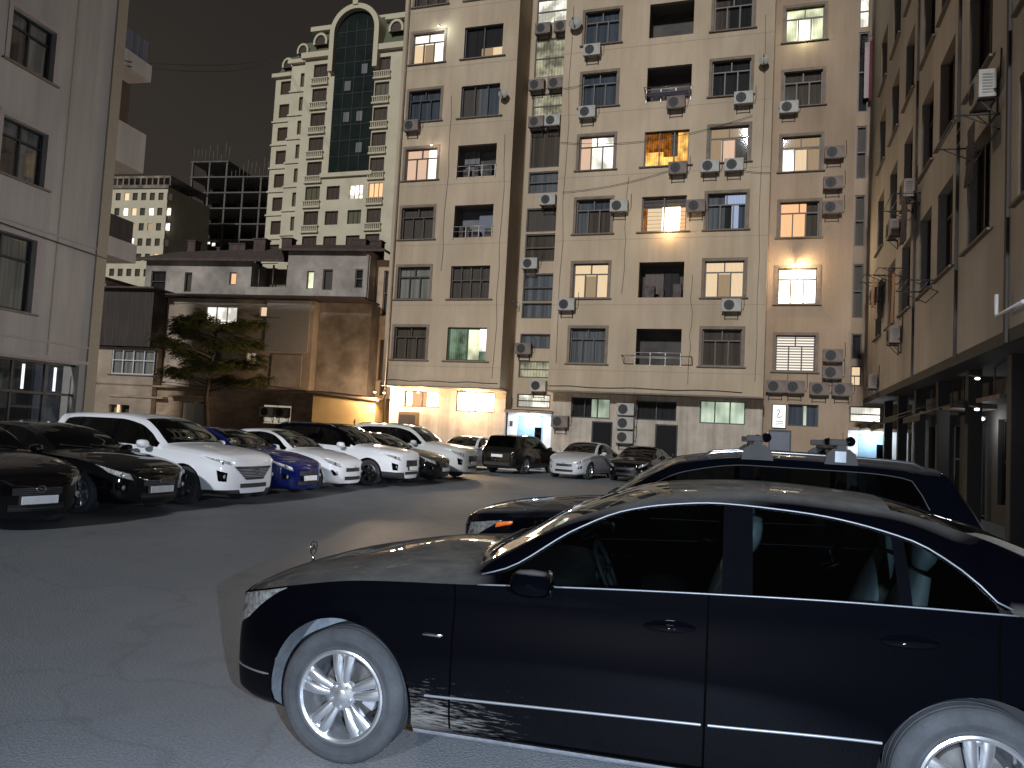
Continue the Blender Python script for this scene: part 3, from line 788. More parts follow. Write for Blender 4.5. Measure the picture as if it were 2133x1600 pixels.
AC_PROTO = {}
def ac_unit(x, y, z, frame, label, facing=0.0, size=(.80, .30, .55), mat='ac_white', group='outdoor air conditioner units on the facades', bracket=True):
    """x,y,z = middle of the casing bottom at the wall, in facade coordinates"""
    key = (mat, bracket)
    loc = local(frame, x, y, z)
    if key in AC_PROTO: r = copy_tree(AC_PROTO[key])
    else:
        r = empty('air_conditioner', (0, 0, 0)); w, d, h = .82, .30, .56
        c = MB(); c.box(-w / 2, w / 2, -d - .06, -.06, 0, h)
        for k in range(7): c.box(w / 2, w / 2 + .004, -d + .0, -.12, .08 + k * .06, .10 + k * .06)
        c.build('casing', M[mat], r, bevel=.012)
        g = MB(); yf = -d - .062
        g.lathe([(.225, yf + .002), (.225, yf - .012), (.205, yf - .012), (.203, yf + .001)], cx=-.10, cz=h / 2, seg=28)
        for rr in (.05, .09, .13, .17): g.lathe([(rr, yf - .004), (rr, yf - .010), (rr + .006, yf - .010), (rr + .006, yf - .004)], cx=-.10, cz=h / 2, seg=20)
        for a in range(4): q = a * PI / 4 + .3; g.tube([(-.10 - .2 * math.cos(q), yf - .009, h / 2 - .2 * math.sin(q)), (-.10 + .2 * math.cos(q), yf - .009, h / 2 + .2 * math.sin(q))], .004, 4)
        gr = g.build('fan_grille', M['ac_grille'], r)
        f = MB(); f.lathe([(.203, yf - .0015), (.0005, yf - .0015)], cx=-.10, cz=h / 2, seg=28); f.build('fan', M['rubber_dark'], gr)
        if bracket:
            b = MB()
            for xx in (-.28, .28): b.box(xx - .02, xx + .02, -d - .06, 0, -.04, 0); b.box(xx - .02, xx + .02, -.03, 0, -.34, -.04); b.tube([(xx, -.02, -.32), (xx, -d, -.03)], .012, 5)
            b.box(-.28, .28, -.028, -.004, -.30, -.27); b.box(-.28, .28, -d - .04, -d - .01, -.036, -.006)
            b.build('bracket', M['ac_bracket'], r)
        p = MB(); p.tube([(w / 2 - .05, -.12, .15), (w / 2 + .08, -.08, .12), (w / 2 + .12, -.03, .3), (w / 2 + .1, -.015, .9)], .014, 5); p.build('pipe', M['cable'], r)
        AC_PROTO[key] = r
    r.location = loc; r.rotation_euler = (0, 0, -frame + facing)
    s = size[0] / .82; r.scale = (s, 1, s)
    tag(r, label, 'air conditioner', group)
    return r
# ------------------------------------------------------------------ palette
def mk(k, m): M[k] = m
mk('rubber_dark', plain('rubber_dark', (.012, .012, .013), .6))
mk('gap_black', plain('gap_black', (.001, .001, .001), 1.0, spec=0))
mk('lamp_lens_dark', noisy('headlight_lens_dark', (.07, .07, .068), (.26, .26, .25), scale=30, rough=.12, bump=.35, bscale=60, metallic=.2, coat=1.0))
mk('tyre', noisy('tyre_dusty', (.026, .028, .032), (.050, .053, .059), scale=5, rough=.9, bump=.2, bscale=60))
mk('rim_bright', noisy('rim_alloy', (.62, .63, .66), (.78, .79, .82), scale=14, rough=.22, bump=.0, metallic=.9, coat=.4))
mk('rim_dark', plain('rim_dark', (.12, .12, .125), .35, metallic=.7))
mk('disc', plain('brake_disc', (.16, .155, .15), .45, metallic=.7))
mk('caliper', plain('brake_caliper', (.30, .31, .34), .5, metallic=.3))
mk('arch', plain('arch_liner', (.02, .02, .021), .9))
mk('arch_dusty', noisy('arch_liner_dusty', (.12, .128, .145), (.20, .21, .23), scale=12, rough=.95, bump=.3))
mk('gloss_black', plain('gloss_black', (.002, .002, .003), .6, coat=.3, spec=0))
mk('cladding', plain('grey_cladding', (.03, .03, .032), .7))
mk('chrome', plain('chrome', (.75, .76, .78), .12, metallic=1.0))
mk('chrome_dark', plain('chrome_satin', (.30, .31, .33), .25, metallic=.9))
mk('trim_satin', plain('window_chrome', (.15, .155, .17), .42, metallic=.4))
mk('plate', plain('plate_white', (.92, .93, .95), .5))
mk('seat', plain('seat_leather', (.11, .12, .125), .55))
mk('seat_dark', plain('cabin_plastic', (.018, .019, .021), .65))
mk('lamp_lens', noisy('headlight_lens', (.22, .22, .215), (.60, .60, .58), scale=26, rough=.10, bump=.25, bscale=50, metallic=.25, coat=1.0))
mk('tail_red', plain('tail_lens', (.03, .004, .005), .12, coat=1.0))
mk('amber', plain('amber_lens', (.75, .16, .03), .15, coat=1.0))
mk('glass_clear', glass('car_glass', (.36, .43, .44), .015, 1.5))
mk('glass_tint', glass('car_glass_tinted', (.10, .115, .12), .02, 1.55))
mk('paint_hero', paint('paint_black_dusty', (.0008, .0009, .0018), .6, dust=.42, dustc=(.27, .255, .24), splash=.52, coat=.22, coat_rough=.02))
mk('paint_navy', paint('paint_navy', (.0012, .0016, .0034), .6, dust=.40, dustc=(.18, .18, .19), coat=.5))
mk('paint_black', paint('paint_black', (.004, .004, .005), .6, dust=.12, dustc=(.12, .11, .10)))
mk('paint_white', paint('paint_white', (.74, .76, .80), .35, dust=.25, dustc=(.42, .39, .36)))
mk('paint_pearl', paint('paint_pearl', (.62, .62, .60), .35, dust=.25, dustc=(.42, .39, .36)))
mk('paint_silver', paint('paint_silver', (.50, .52, .55), .35, dust=.2, metallic=.1))
mk('paint_blue', paint('paint_blue', (.003, .010, .10), .5, dust=.12, dustc=(.08, .07, .08)))
mk('paint_bronze', paint('paint_bronze', (.012, .011, .011), .5, dust=.2, metallic=.3))
mk('paint_beige', paint('paint_beige', (.55, .48, .32), .35, dust=.2))
# walls: real colours of render and plaster
mk('wall_A', noisy('wall_render_cream', (.41, .32, .22), (.50, .40, .285), scale=.7, rough=.92, bump=.5, bscale=26, stretch=(1, 1, .35), big=(.16, .84), streak=.10))
mk('wall_C', noisy('wall_render_ochre', (.34, .245, .165), (.43, .32, .225), scale=.7, rough=.92, bump=.5, bscale=26, stretch=(1, 1, .35), big=(.2, .72), streak=.10))
mk('wall_W', noisy('wall_render_brown', (.44, .405, .355), (.55, .51, .455), scale=.6, rough=.92, bump=.5, bscale=26, stretch=(1, 1, .3), big=(.2, .7), streak=.12))
mk('wall_L', noisy('wall_stone_grey', (.30, .28, .262), (.37, .345, .325), scale=.8, rough=.88, bump=.35, bscale=20, stretch=(1.6, 1.6, .25), big=(.25, .85), streak=.12))
mk('wall_L2', plain('pilaster_tan', (.28, .245, .19), .85))
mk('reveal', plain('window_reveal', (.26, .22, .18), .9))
mk('surround', noisy('surround_brown', (.15, .115, .085), (.22, .17, .13), scale=3, rough=.9, bump=.2))
mk('surround_L', plain('surround_pink', (.32, .28, .27), .9))
mk('sill', plain('sill_grey', (.15, .125, .10), .85))
mk('soffit', plain('soffit_dark', (.06, .055, .05), .9))
mk('plinth', noisy('plinth_plaster', (.36, .31, .25), (.47, .41, .34), scale=2, rough=.9, bump=.3, streak=.3))
mk('frame_brown', plain('frame_brown', (.045, .028, .018), .5))
mk('frame_dark', plain('frame_dark', (.015, .016, .022), .4))
mk('frame_green', plain('frame_green', (.03, .05, .03), .4))
mk('frame_white', plain('frame_white', (.55, .55, .56), .4))
mk('pane', glass('window_pane', (.80, .83, .83), .02, 1.5))
mk('pane_dark', glass('window_pane_dark', (.30, .32, .33), .03, 1.5))
def curtain(k, c, rough=.9):
    m = noisy(k, [x * .45 for x in c], c, scale=1.0, rough=rough, bump=0, stretch=(9, 1, .15), detail=2); mk(k, m)
curtain('cur_grey', (.20, .195, .20)); curtain('cur_brown', (.13, .095, .07)); curtain('cur_dark', (.035, .030, .030)); curtain('cur_blue', (.11, .12, .15)); curtain('cur_pale', (.34, .31, .27))
mk('shut_brown', noisy('shutter_brown', (.06, .042, .032), (.10, .07, .052), scale=1, rough=.6, bump=0, stretch=(14, 1, .1)))
mk('lit_white', emit('lit_white', (1, .93, .80), 2.8, .35, 5, noise=1.0))
mk('lit_hot', emit('lit_hot', (1, .82, .56), 9.0, .12, 4, noise=.9, sample=True))
mk('lit_cream', emit('lit_cream', (1, .72, .45), 1.35, .35, 6))
mk('lit_dim', emit('lit_dim', (.9, .62, .38), .62, .4, 6))
mk('lit_pink', emit('lit_pink', (1, .64, .45), 1.2, .35, 6))
mk('lit_peach', emit('lit_peach', (1, .52, .26), 1.6, .25, 6))
mk('lit_orange', emit('lit_orange', (1, .50, .12), 2.2, .3, 3, noise=2.2))
mk('lit_deep', emit('lit_deep_orange', (.9, .28, .04), .7, .5, 3, noise=3))
mk('lit_green', emit('lit_green', (.55, .75, .50), .42, .3, 3, noise=1.8))
mk('lit_blue', emit('lit_blue', (.60, .68, .95), .9, .3, 5))
mk('lit_blind', emit('lit_blind', (1, .86, .74), 1.7, .9, 2.6, horiz=True))
mk('lit_yg', emit('lit_yellow_green', (.95, .95, .62), 1.7, .3, 5, noise=.9))
mk('lit_stair', emit('lit_stair', (.72, .66, .46), .75, .3, 2, noise=2.0))
mk('lit_stair2', emit('lit_stair_bright', (1, .93, .78), 1.9, .2, 2, noise=1.5))
mk('lit_office', emit('lit_office', (.66, .76, .58), 1.15, .12, 1.2, noise=.8))
mk('lit_shop', emit('lit_shop', (1, .84, .60), 14.0, .1, 3, noise=1.5, sample=True))
mk('lit_sign', emit('lit_sign', (.95, .97, 1), 1.6))
mk('lamp_white', emit('lamp_cold', (.80, .92, 1), 22, sample=True))
mk('lamp_warm', emit('lamp_warm', (1, .72, .40), 14, sample=True))
mk('lamp_small', emit('lamp_small', (1, .95, .85), 5))
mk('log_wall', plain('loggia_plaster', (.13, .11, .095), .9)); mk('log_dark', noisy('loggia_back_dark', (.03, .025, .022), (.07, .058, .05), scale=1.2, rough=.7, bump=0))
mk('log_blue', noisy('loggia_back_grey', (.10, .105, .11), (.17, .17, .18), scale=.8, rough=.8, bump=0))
mk('clutter', noisy('clutter', (.03, .02, .02), (.12, .10, .09), scale=2.5, rough=.9, bump=0))
mk('rail_metal', plain('rail_metal', (.42, .40, .37), .4, metallic=.4)); mk('iron', plain('iron_dark', (.03, .028, .026), .6))
mk('ac_white', noisy('ac_casing', (.26, .245, .215), (.36, .34, .31), scale=3, rough=.55, bump=0)); mk('ac_dark', noisy('ac_casing_dirty', (.12, .09, .075), (.20, .155, .13), scale=3, rough=.7, bump=0))
mk('ac_grille', plain('ac_grille', (.05, .048, .045), .6)); mk('ac_bracket', plain('ac_bracket', (.06, .05, .045), .7)); mk('cable', plain('cable', (.035, .03, .028), .7))
mk('white_wall', noisy('portal_white', (.60, .62, .66), (.74, .76, .80), scale=1.5, rough=.8, bump=.1)); mk('door_blue', plain('door_blue', (.22, .36, .50), .5)); mk('door_dark', plain('door_dark', (.010, .009, .009), .6, spec=.1))
mk('door_grey', plain('door_grey_blue', (.10, .115, .15), .5))
mk('wood_brown', noisy('cabinet_brown', (.12, .075, .045), (.18, .12, .075), scale=3, rough=.7, bump=.1, stretch=(6, 1, 1)))
mk('old_dark_w', plain('awning_dark', (.035, .03, .026), .8))
mk('ink', plain('sign_ink', (.10, .06, .07), .6))

# ------------------------------------------------------------------ ground
def asphalt():
    m, nt, out = newmat('asphalt'); L = nt.links
    b = N(nt, 'ShaderNodeBsdfPrincipled'); tc = N(nt, 'ShaderNodeTexCoord')
    n1 = N(nt, 'ShaderNodeTexNoise', i_Scale=.35, i_Detail=8.0, i_Roughness=.65); n2 = N(nt, 'ShaderNodeTexNoise', i_Scale=60.0, i_Detail=6.0)
    n3 = N(nt, 'ShaderNodeTexVoronoi', i_Scale=90.0)
    for n in (n1, n2, n3): L.new(tc.outputs['Object'], n.inputs['Vector'])
    r = N(nt, 'ShaderNodeValToRGB'); r.color_ramp.elements[0].position = .3; r.color_ramp.elements[1].position = .72
    r.color_ramp.elements[0].color = (.150, .162, .180, 1); r.color_ramp.elements[1].color = (.205, .220, .242, 1)
    L.new(n1.outputs['Fac'], r.inputs['Fac'])
    r2 = N(nt, 'ShaderNodeValToRGB'); r2.color_ramp.elements[0].position = .3; r2.color_ramp.elements[1].position = .7
    r2.color_ramp.elements[0].color = (.72, .72, .72, 1); r2.color_ramp.elements[1].color = (1.12, 1.12, 1.12, 1)
    L.new(n2.outputs['Fac'], r2.inputs['Fac'])
    mx = N(nt, 'ShaderNodeMix', data_type='RGBA', blend_type='MULTIPLY'); mx.inputs[0].default_value = 1
    L.new(r.outputs['Color'], mx.inputs[6]); L.new(r2.outputs['Color'], mx.inputs[7])
    # dark oil and tar patches, pale grit
    n4 = N(nt, 'ShaderNodeTexNoise', i_Scale=1.7, i_Detail=3.0); L.new(tc.outputs['Object'], n4.inputs['Vector'])
    r4 = N(nt, 'ShaderNodeValToRGB'); r4.color_ramp.elements[0].position = .28; r4.color_ramp.elements[1].position = .40
    r4.color_ramp.elements[0].color = (.86, .86, .86, 1); r4.color_ramp.elements[1].color = (1, 1, 1, 1); L.new(n4.outputs['Fac'], r4.inputs['Fac'])
    m2 = N(nt, 'ShaderNodeMix', data_type='RGBA', blend_type='MULTIPLY'); m2.inputs[0].default_value = 1
    L.new(mx.outputs[2], m2.inputs[6]); L.new(r4.outputs['Color'], m2.inputs[7])
    L.new(m2.outputs[2], b.inputs['Base Color'])
    vc = N(nt, 'ShaderNodeTexVoronoi', i_Scale=.55); vc.feature = 'DISTANCE_TO_EDGE'
    nw = N(nt, 'ShaderNodeTexNoise', i_Scale=1.3, i_Detail=6.0); L.new(tc.outputs['Object'], nw.inputs['Vector'])
    mxv = N(nt, 'ShaderNodeMix', data_type='RGBA'); mxv.inputs[0].default_value = .45; L.new(tc.outputs['Object'], mxv.inputs[6]); L.new(nw.outputs['Color'], mxv.inputs[7]); L.new(mxv.outputs[2], vc.inputs['Vector'])
    rc = N(nt, 'ShaderNodeValToRGB'); rc.color_ramp.elements[0].position = .002; rc.color_ramp.elements[1].position = .010; rc.color_ramp.elements[0].color = (.86, .86, .86, 1); rc.color_ramp.elements[1].color = (1, 1, 1, 1)
    L.new(vc.outputs['Distance'], rc.inputs['Fac']); m6 = N(nt, 'ShaderNodeMix', data_type='RGBA', blend_type='MULTIPLY'); m6.inputs[0].default_value = 1; L.new(m2.outputs[2], m6.inputs[6]); L.new(rc.outputs['Color'], m6.inputs[7]); L.new(m6.outputs[2], b.inputs['Base Color'])
    b.inputs['Roughness'].default_value = .62; b.inputs['Specular IOR Level'].default_value = .35
    mb = N(nt, 'ShaderNodeMath', operation='ADD'); L.new(n2.outputs['Fac'], mb.inputs[0]); L.new(n3.outputs['Distance'], mb.inputs[1])
    bp = N(nt, 'ShaderNodeBump', i_Strength=.45, i_Distance=.008); L.new(mb.outputs[0], bp.inputs['Height']); L.new(bp.outputs['Normal'], b.inputs['Normal'])
    L.new(b.outputs[0], out.inputs['Surface']); return m
mk('asphalt', asphalt())
g = MB(); g.quad((-500, -300, 0), (500, -300, 0), (500, 700, 0), (-500, 700, 0)); tag(g.build('ground', M['asphalt']), kind='structure')

YM = .3215938; YW = YM + PI / 2; YL = math.radians(12.5) - PI / 2; YO = math.radians(11)
def rebase(root, frame, x, y):
    """move the root Empty to the base of the thing, keeping its parts where they are"""
    w = local(frame, x, y, 0); root.location = w
    for c in root.children: c.location = Vector(c.location) - Vector((x, y, 0))

# ------------------------------------------------------------------ main apartment block (plaster, eight storeys)
MBd = empty('apartment_building', rz=-YM); tag(MBd, 'tall cream apartment block with ground floor shops, facing the car park', 'building')
TOP = 29.0
colsA = {'A1': (-16.80, 1.74), 'A2': (-13.81, 2.02)}; colsB = {'B1': (-7.88, 1.64), 'B2': (-4.67, 1.99), 'B3': (-1.96, 1.66)}; colsC = {'C': (1.08, 1.64)}
zt = lambda k: 6.62 + 3.0 * k
HH = 1.6
def holes(cols, n=7, deep=()):
    return [(u - w / 2, u + w / 2, zt(k) - HH, zt(k)) + ((.22,) if True else ()) for nm, (u, w) in cols.items() for k in range(n)]
D0 = 34.2
m = MB()
wall_face(m, -18.2, -12.0, 3.75, TOP, D0, holes(colsA, 8), mr=1)
m.quad((-12, D0, 3.75), (-12, 36.4, 3.75), (-12, 36.4, TOP), (-12, D0, TOP)); m.quad((-18.2, D0, 3.75), (-18.2, D0, TOP), (-18.2, 46, TOP), (-18.2, 46, 3.75))
wall_face(m, -9.65, -.2, 3.75, TOP, D0, holes(colsB, 8), mr=1)
m.quad((-.2, D0, 0), (-.2, 36.2, 0), (-.2, 36.2, TOP), (-.2, D0, TOP)); m.quad((-9.65, D0, 3.75), (-9.65, D0, TOP), (-9.65, 36.4, TOP), (-9.65, 36.4, 3.75))
wall = m.build('wall', [M['wall_A'], M['reveal']], MBd)
m = MB(); wall_face(m, -.2, 3.3, 0, TOP, 35.9, holes(colsC, 8) + [(.18, .80, 2.50, 3.55, .1), (.84, 2.10, 2.62, 3.58, .15), (.08, 1.02, 0, 2.42, .12)], mr=1)
m.quad((3.3, 35.9, 0), (3.3, 37.2, 0), (3.3, 37.2, TOP), (3.3, 35.9, TOP)); m.build('wall', [M['wall_C'], M['reveal']], MBd)
# ground floor, set back under the overhang
m = MB(); G = 35.2
ghA = [(-17.4, -15.5, 2.72, 3.52, .12), (-14.6, -12.55, 2.6, 3.6, .12)]
ghB = [(-8.75, -6.9, 2.55, 3.5, .15), (-7.72, -6.74, 0, 2.42, .15), (-5.72, -3.88, 2.58, 3.46, .3), (-4.80, -3.78, 0, 2.42, .15), (-2.87, -.92, 2.55, 3.58, .15)]
wall_face(m, -18.2, -12.0, 0, 3.75, G, ghA, mr=0); wall_face(m, -9.65, -.2, 0, 3.75, G, ghB, mr=0)
m.quad((-12, G, 0), (-12, 36.4, 0), (-12, 36.4, 3.75), (-12, G, 3.75)); m.quad((-9.65, G, 0), (-9.65, G, 3.75), (-9.65, 36.4, 3.75), (-9.65, 36.4, 0)); m.quad((-18.2, G, 0), (-18.2, G, 3.75), (-18.2, 46, 3.75), (-18.2, 46, 0))
m.build('ground_floor_wall', M['plinth'], MBd)
many('overhang', M['surround'], MBd, [(-18.25, -11.95, D0 - .05, G + .02, 3.68, 3.748), (-9.7, -.15, D0 - .05, G + .02, 3.68, 3.748)])
m = MB(); m.box(-18.2, 3.3, 34.3, 46, TOP + .001, TOP + .2); m.build('roof', M['soffit'], MBd)
# windows
litA1 = {0: ('cur_brown', None), 1: ('cur_pale', None), 2: ('shut_brown', None), 3: ('lit_pink', [(0, .38, 0, 1, 'lit_pink'), (.38, .68, 0, 1, 'lit_pink'), (.68, 1, 0, 1, 'lit_white'), ]), 4: ('cur_blue', None), 5: ('lit_white', [(0, .35, 0, .68, 'lit_cream'), (.35, .66, 0, .68, 'lit_dim'), (.66, 1, 0, 1, 'lit_white'), (0, .66, .68, 1, 'lit_white')]), 6: ('cur_brown', None), 7: ('cur_dark', None)}
for k, (c, p) in litA1.items():
    u, w = colsA['A1']; window(MBd, u - w / 2, u + w / 2, zt(k) - HH, zt(k), D0, 'T', c, parts=p, surround='surround', frame_m=M['frame_dark'] if k in (4,) else None)
u, w = colsA['A2']; a, b = u - w / 2, u + w / 2
window(MBd, a, b, zt(0) - HH, zt(0), D0, '2', 'lit_green', parts=[(0, .5, 0, 1, 'lit_green'), (.5, .78, .0, .95, 'lit_yg'), (.78, 1, 0, .3, 'lit_green'), (.78, 1, .3, 1, 'lit_white')], frame_m=M['frame_green'])
window(MBd, a, b, zt(1) - HH, zt(1), D0, 'G', 'shut_brown')
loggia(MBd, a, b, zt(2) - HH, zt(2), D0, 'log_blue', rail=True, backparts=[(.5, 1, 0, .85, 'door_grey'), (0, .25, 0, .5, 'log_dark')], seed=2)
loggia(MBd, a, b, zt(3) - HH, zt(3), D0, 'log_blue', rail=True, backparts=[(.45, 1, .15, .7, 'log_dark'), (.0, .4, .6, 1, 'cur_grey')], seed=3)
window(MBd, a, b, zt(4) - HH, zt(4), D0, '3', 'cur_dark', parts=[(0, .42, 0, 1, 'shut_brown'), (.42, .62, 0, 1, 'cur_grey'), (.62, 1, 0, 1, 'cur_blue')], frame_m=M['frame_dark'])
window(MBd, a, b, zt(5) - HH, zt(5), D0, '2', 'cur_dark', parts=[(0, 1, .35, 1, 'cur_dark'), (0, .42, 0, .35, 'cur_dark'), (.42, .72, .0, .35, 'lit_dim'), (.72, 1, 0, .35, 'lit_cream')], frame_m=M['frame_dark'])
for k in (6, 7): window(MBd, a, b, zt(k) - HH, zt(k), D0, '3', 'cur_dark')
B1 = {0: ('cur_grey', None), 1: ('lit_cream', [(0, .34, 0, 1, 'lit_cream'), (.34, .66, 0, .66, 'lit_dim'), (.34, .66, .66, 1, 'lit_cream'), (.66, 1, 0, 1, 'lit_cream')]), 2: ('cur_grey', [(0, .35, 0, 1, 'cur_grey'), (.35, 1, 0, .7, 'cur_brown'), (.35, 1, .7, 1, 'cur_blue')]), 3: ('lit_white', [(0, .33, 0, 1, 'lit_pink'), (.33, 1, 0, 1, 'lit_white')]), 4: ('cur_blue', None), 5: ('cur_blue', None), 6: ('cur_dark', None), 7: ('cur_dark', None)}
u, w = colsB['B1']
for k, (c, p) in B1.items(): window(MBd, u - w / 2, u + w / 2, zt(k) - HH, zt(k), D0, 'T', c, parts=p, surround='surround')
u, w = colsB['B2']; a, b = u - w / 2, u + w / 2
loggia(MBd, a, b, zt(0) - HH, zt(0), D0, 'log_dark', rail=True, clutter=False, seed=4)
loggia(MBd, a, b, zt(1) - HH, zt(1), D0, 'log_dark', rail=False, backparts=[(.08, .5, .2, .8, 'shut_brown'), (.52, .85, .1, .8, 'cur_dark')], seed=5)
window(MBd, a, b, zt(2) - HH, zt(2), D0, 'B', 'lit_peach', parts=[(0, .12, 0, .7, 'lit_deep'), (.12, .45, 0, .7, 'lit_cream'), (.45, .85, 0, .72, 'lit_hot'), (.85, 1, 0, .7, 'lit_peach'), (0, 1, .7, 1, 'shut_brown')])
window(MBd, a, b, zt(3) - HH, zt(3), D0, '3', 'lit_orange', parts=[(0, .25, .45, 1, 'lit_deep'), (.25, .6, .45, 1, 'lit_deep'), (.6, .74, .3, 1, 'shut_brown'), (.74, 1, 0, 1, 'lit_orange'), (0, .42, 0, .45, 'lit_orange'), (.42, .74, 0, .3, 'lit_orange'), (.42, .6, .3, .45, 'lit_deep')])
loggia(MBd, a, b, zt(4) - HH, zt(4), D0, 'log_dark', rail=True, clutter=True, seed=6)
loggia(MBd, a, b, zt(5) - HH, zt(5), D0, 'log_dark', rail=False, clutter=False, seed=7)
for k in (6, 7): window(MBd, a, b, zt(k) - HH, zt(k), D0, '3', 'cur_dark')
B3 = {0: ('cur_brown', None), 1: ('lit_cream', [(0, .34, 0, 1, 'lit_cream'), (.34, .66, 0, .66, 'lit_dim'), (.34, .66, .66, 1, 'lit_cream'), (.66, 1, 0, 1, 'lit_cream')]), 2: ('cur_grey', [(0, .45, 0, 1, 'cur_grey'), (.45, .62, 0, .7, 'cur_dark'), (.45, 1, .7, 1, 'lit_blue'), (.62, .8, 0, .7, 'lit_blue'), (.8, 1, 0, .7, 'cur_blue')]), 3: ('lit_dim', [(0, .3, 0, .68, 'lit_dim'), (.3, .66, 0, .66, 'lit_pink'), (.66, 1, 0, .68, 'cur_brown'), (0, 1, .68, 1, 'lit_dim')]), 4: ('cur_dark', None), 5: ('cur_dark', [(0, .4, 0, 1, 'cur_brown'), (.4, 1, 0, 1, 'cur_dark')]), 6: ('cur_dark', None), 7: ('cur_dark', None)}
u, w = colsB['B3']
for k, (c, p) in B3.items(): window(MBd, u - w / 2, u + w / 2, zt(k) - HH, zt(k), D0, 'T', c, parts=p, surround='surround')
Cw = {0: ('lit_blind', None), 1: ('lit_hot', None), 2: ('lit_peach', [(0, .68, 0, 1, 'lit_peach'), (.68, 1, .0, 1, 'cur_brown')]), 3: ('lit_cream', [(0, .34, 0, .68, 'lit_white'), (.34, .66, 0, .66, 'lit_cream'), (.66, 1, 0, .66, 'lit_dim'), (0, 1, .68, 1, 'lit_dim')]), 4: ('cur_brown', None), 5: ('lit_yg', [(0, .3, 0, 1, 'lit_yg'), (.3, .7, 0, .7, 'lit_white'), (.7, 1, 0, 1, 'lit_yg'), (.3, .7, .7, 1, 'lit_yg')]), 6: ('cur_dark', None), 7: ('cur_dark', None)}
u, w = colsC['C']
for k, (c, p) in Cw.items(): window(MBd, u - w / 2, u + w / 2, zt(k) - HH, zt(k), 35.9, 'T', c, parts=p, surround='surround')
# stairwell strip between the two bays: bands of glazing over panels
m = MB(); bands = [(22.4, 23.7, 'lit_stair2', 'H'), (19.6, 21.62, 'lit_stair', 'H2'), (17.5, 18.75, 'lit_stair', 'H'), (14.95, 16.9, 'cur_brown', None), (13.66, 14.76, 'cur_grey', 'H'), (11.7, 12.9, 'shut_brown', None), (10.2, 11.6, 'cur_brown', 'H'), (8.2, 9.6, 'cur_grey', 'H'), (7.36, 8.15, 'cur_grey', None), (5.87, 6.6, 'cur_grey', None), (4.42, 5.25, 'lit_stair', 'H'), (2.95, 3.62, 'lit_stair2', 'H'), (24.6, 26.5, 'cur_brown', 'H')]
wall_face(m, -12, -9.65, 2.85, TOP, 36.1, [(-11.72, -10.02, a, b, .1) for a, b, *_ in bands], mr=1)
m.build('stairwell_wall', [M['wall_A'], M['reveal']], MBd)
for a, b, c, st in bands:
    window(MBd, -11.72, -10.02, a, b, 36.1, 'H' if st else '', c, rev=.04, sill=False)
# far right strip C-D
bD = [(21.0, 22.6, 'lit_stair2', 'H'), (17.05, 20.8, 'cur_dark', 'H'), (13.95, 16.4, 'shut_brown', 'H'), (10.85, 13.2, 'shut_brown', 'H'), (7.6, 10.05, 'shut_brown', 'H'), (5.75, 6.9, 'cur_dark', None), (4.55, 5.45, 'lit_cream', 'H'), (2.95, 3.66, 'lit_white', 'H')]
m = MB(); wall_face(m, 3.3, 6.6, 0, TOP, 37.2, [(3.46, 3.90 if b_ > 4 else 4.75, a_, b_, .1) for a_, b_, *_ in bD], mr=1); m.build('stairwell_wall', [M['wall_C'], M['reveal']], MBd)
for a, b, c, st in bD: window(MBd, 3.46, 3.90 if b > 4 else 4.75, a, b, 37.2, 'H' if st else '', c, rev=.04, sill=False)
# ground floor fittings
for q in ghA: window(MBd, q[0], q[1], q[2], q[3], G, '2', 'lit_shop', rev=.05, sill=False, parts=[(0, .18, 0, 1, 'lit_shop'), (.18, .62, 0, 1, 'lit_peach'), (.62, 1, 0, 1, 'lit_shop')] if q[0] < -16 else None)
window(MBd, *ghB[0][:4], G, '3', 'lit_office', sill=False, parts=[(0, .5, 0, 1, 'cur_dark'), (.5, 1, 0, 1, 'lit_office')], frame_m=M['frame_dark'])
window(MBd, *ghB[2][:4], G, '2', 'cur_dark', sill=False, frame_m=M['frame_dark'], rev=.2)
window(MBd, *ghB[4][:4], G, '3', 'lit_office', sill=False, frame_m=M['frame_green'])
window(MBd, .84, 2.10, 2.62, 3.58, 35.9, '2', 'lit_office', sill=False, parts=[(0, .5, 0, 1, 'cur_blue'), (.5, .62, 0, 1, 'lit_office'), (.62, 1, 0, 1, 'cur_blue')], frame_m=M['frame_dark'])
def door(root, x0, x1, z1, y, mat, frame='frame_dark', handle=True):
    d = MB(); d.box(x0 + .06, x1 - .06, y + .08, y + .12, .02, z1 - .06); n = 2
    for k in range(n): zz = .2 + k * (z1 - .4) / n; d.box(x0 + .16, x1 - .16, y + .065, y + .08, zz, zz + (z1 - .4) / n - .12)
    o = d.build('door', M[mat], root, bevel=.006)
    f = MB(); f.box(x0, x0 + .06, y + .03, y + .12, 0, z1); f.box(x1 - .06, x1, y + .03, y + .12, 0, z1); f.box(x0 + .06, x1 - .06, y + .03, y + .12, z1 - .06, z1); f.build('door_frame', M[frame], o)
    h = MB(); h.tube([(x1 - .18, y + .03, .95), (x1 - .18, y + .03, 1.15)], .015); h.build('handle', M['chrome_dark'], o); return o
door(MBd, -7.72, -6.74, 2.42, G, 'door_dark'); door(MBd, -4.80, -3.78, 2.42, G, 'door_dark'); door(MBd, .08, 1.02, 2.42, 35.9, 'door_grey')
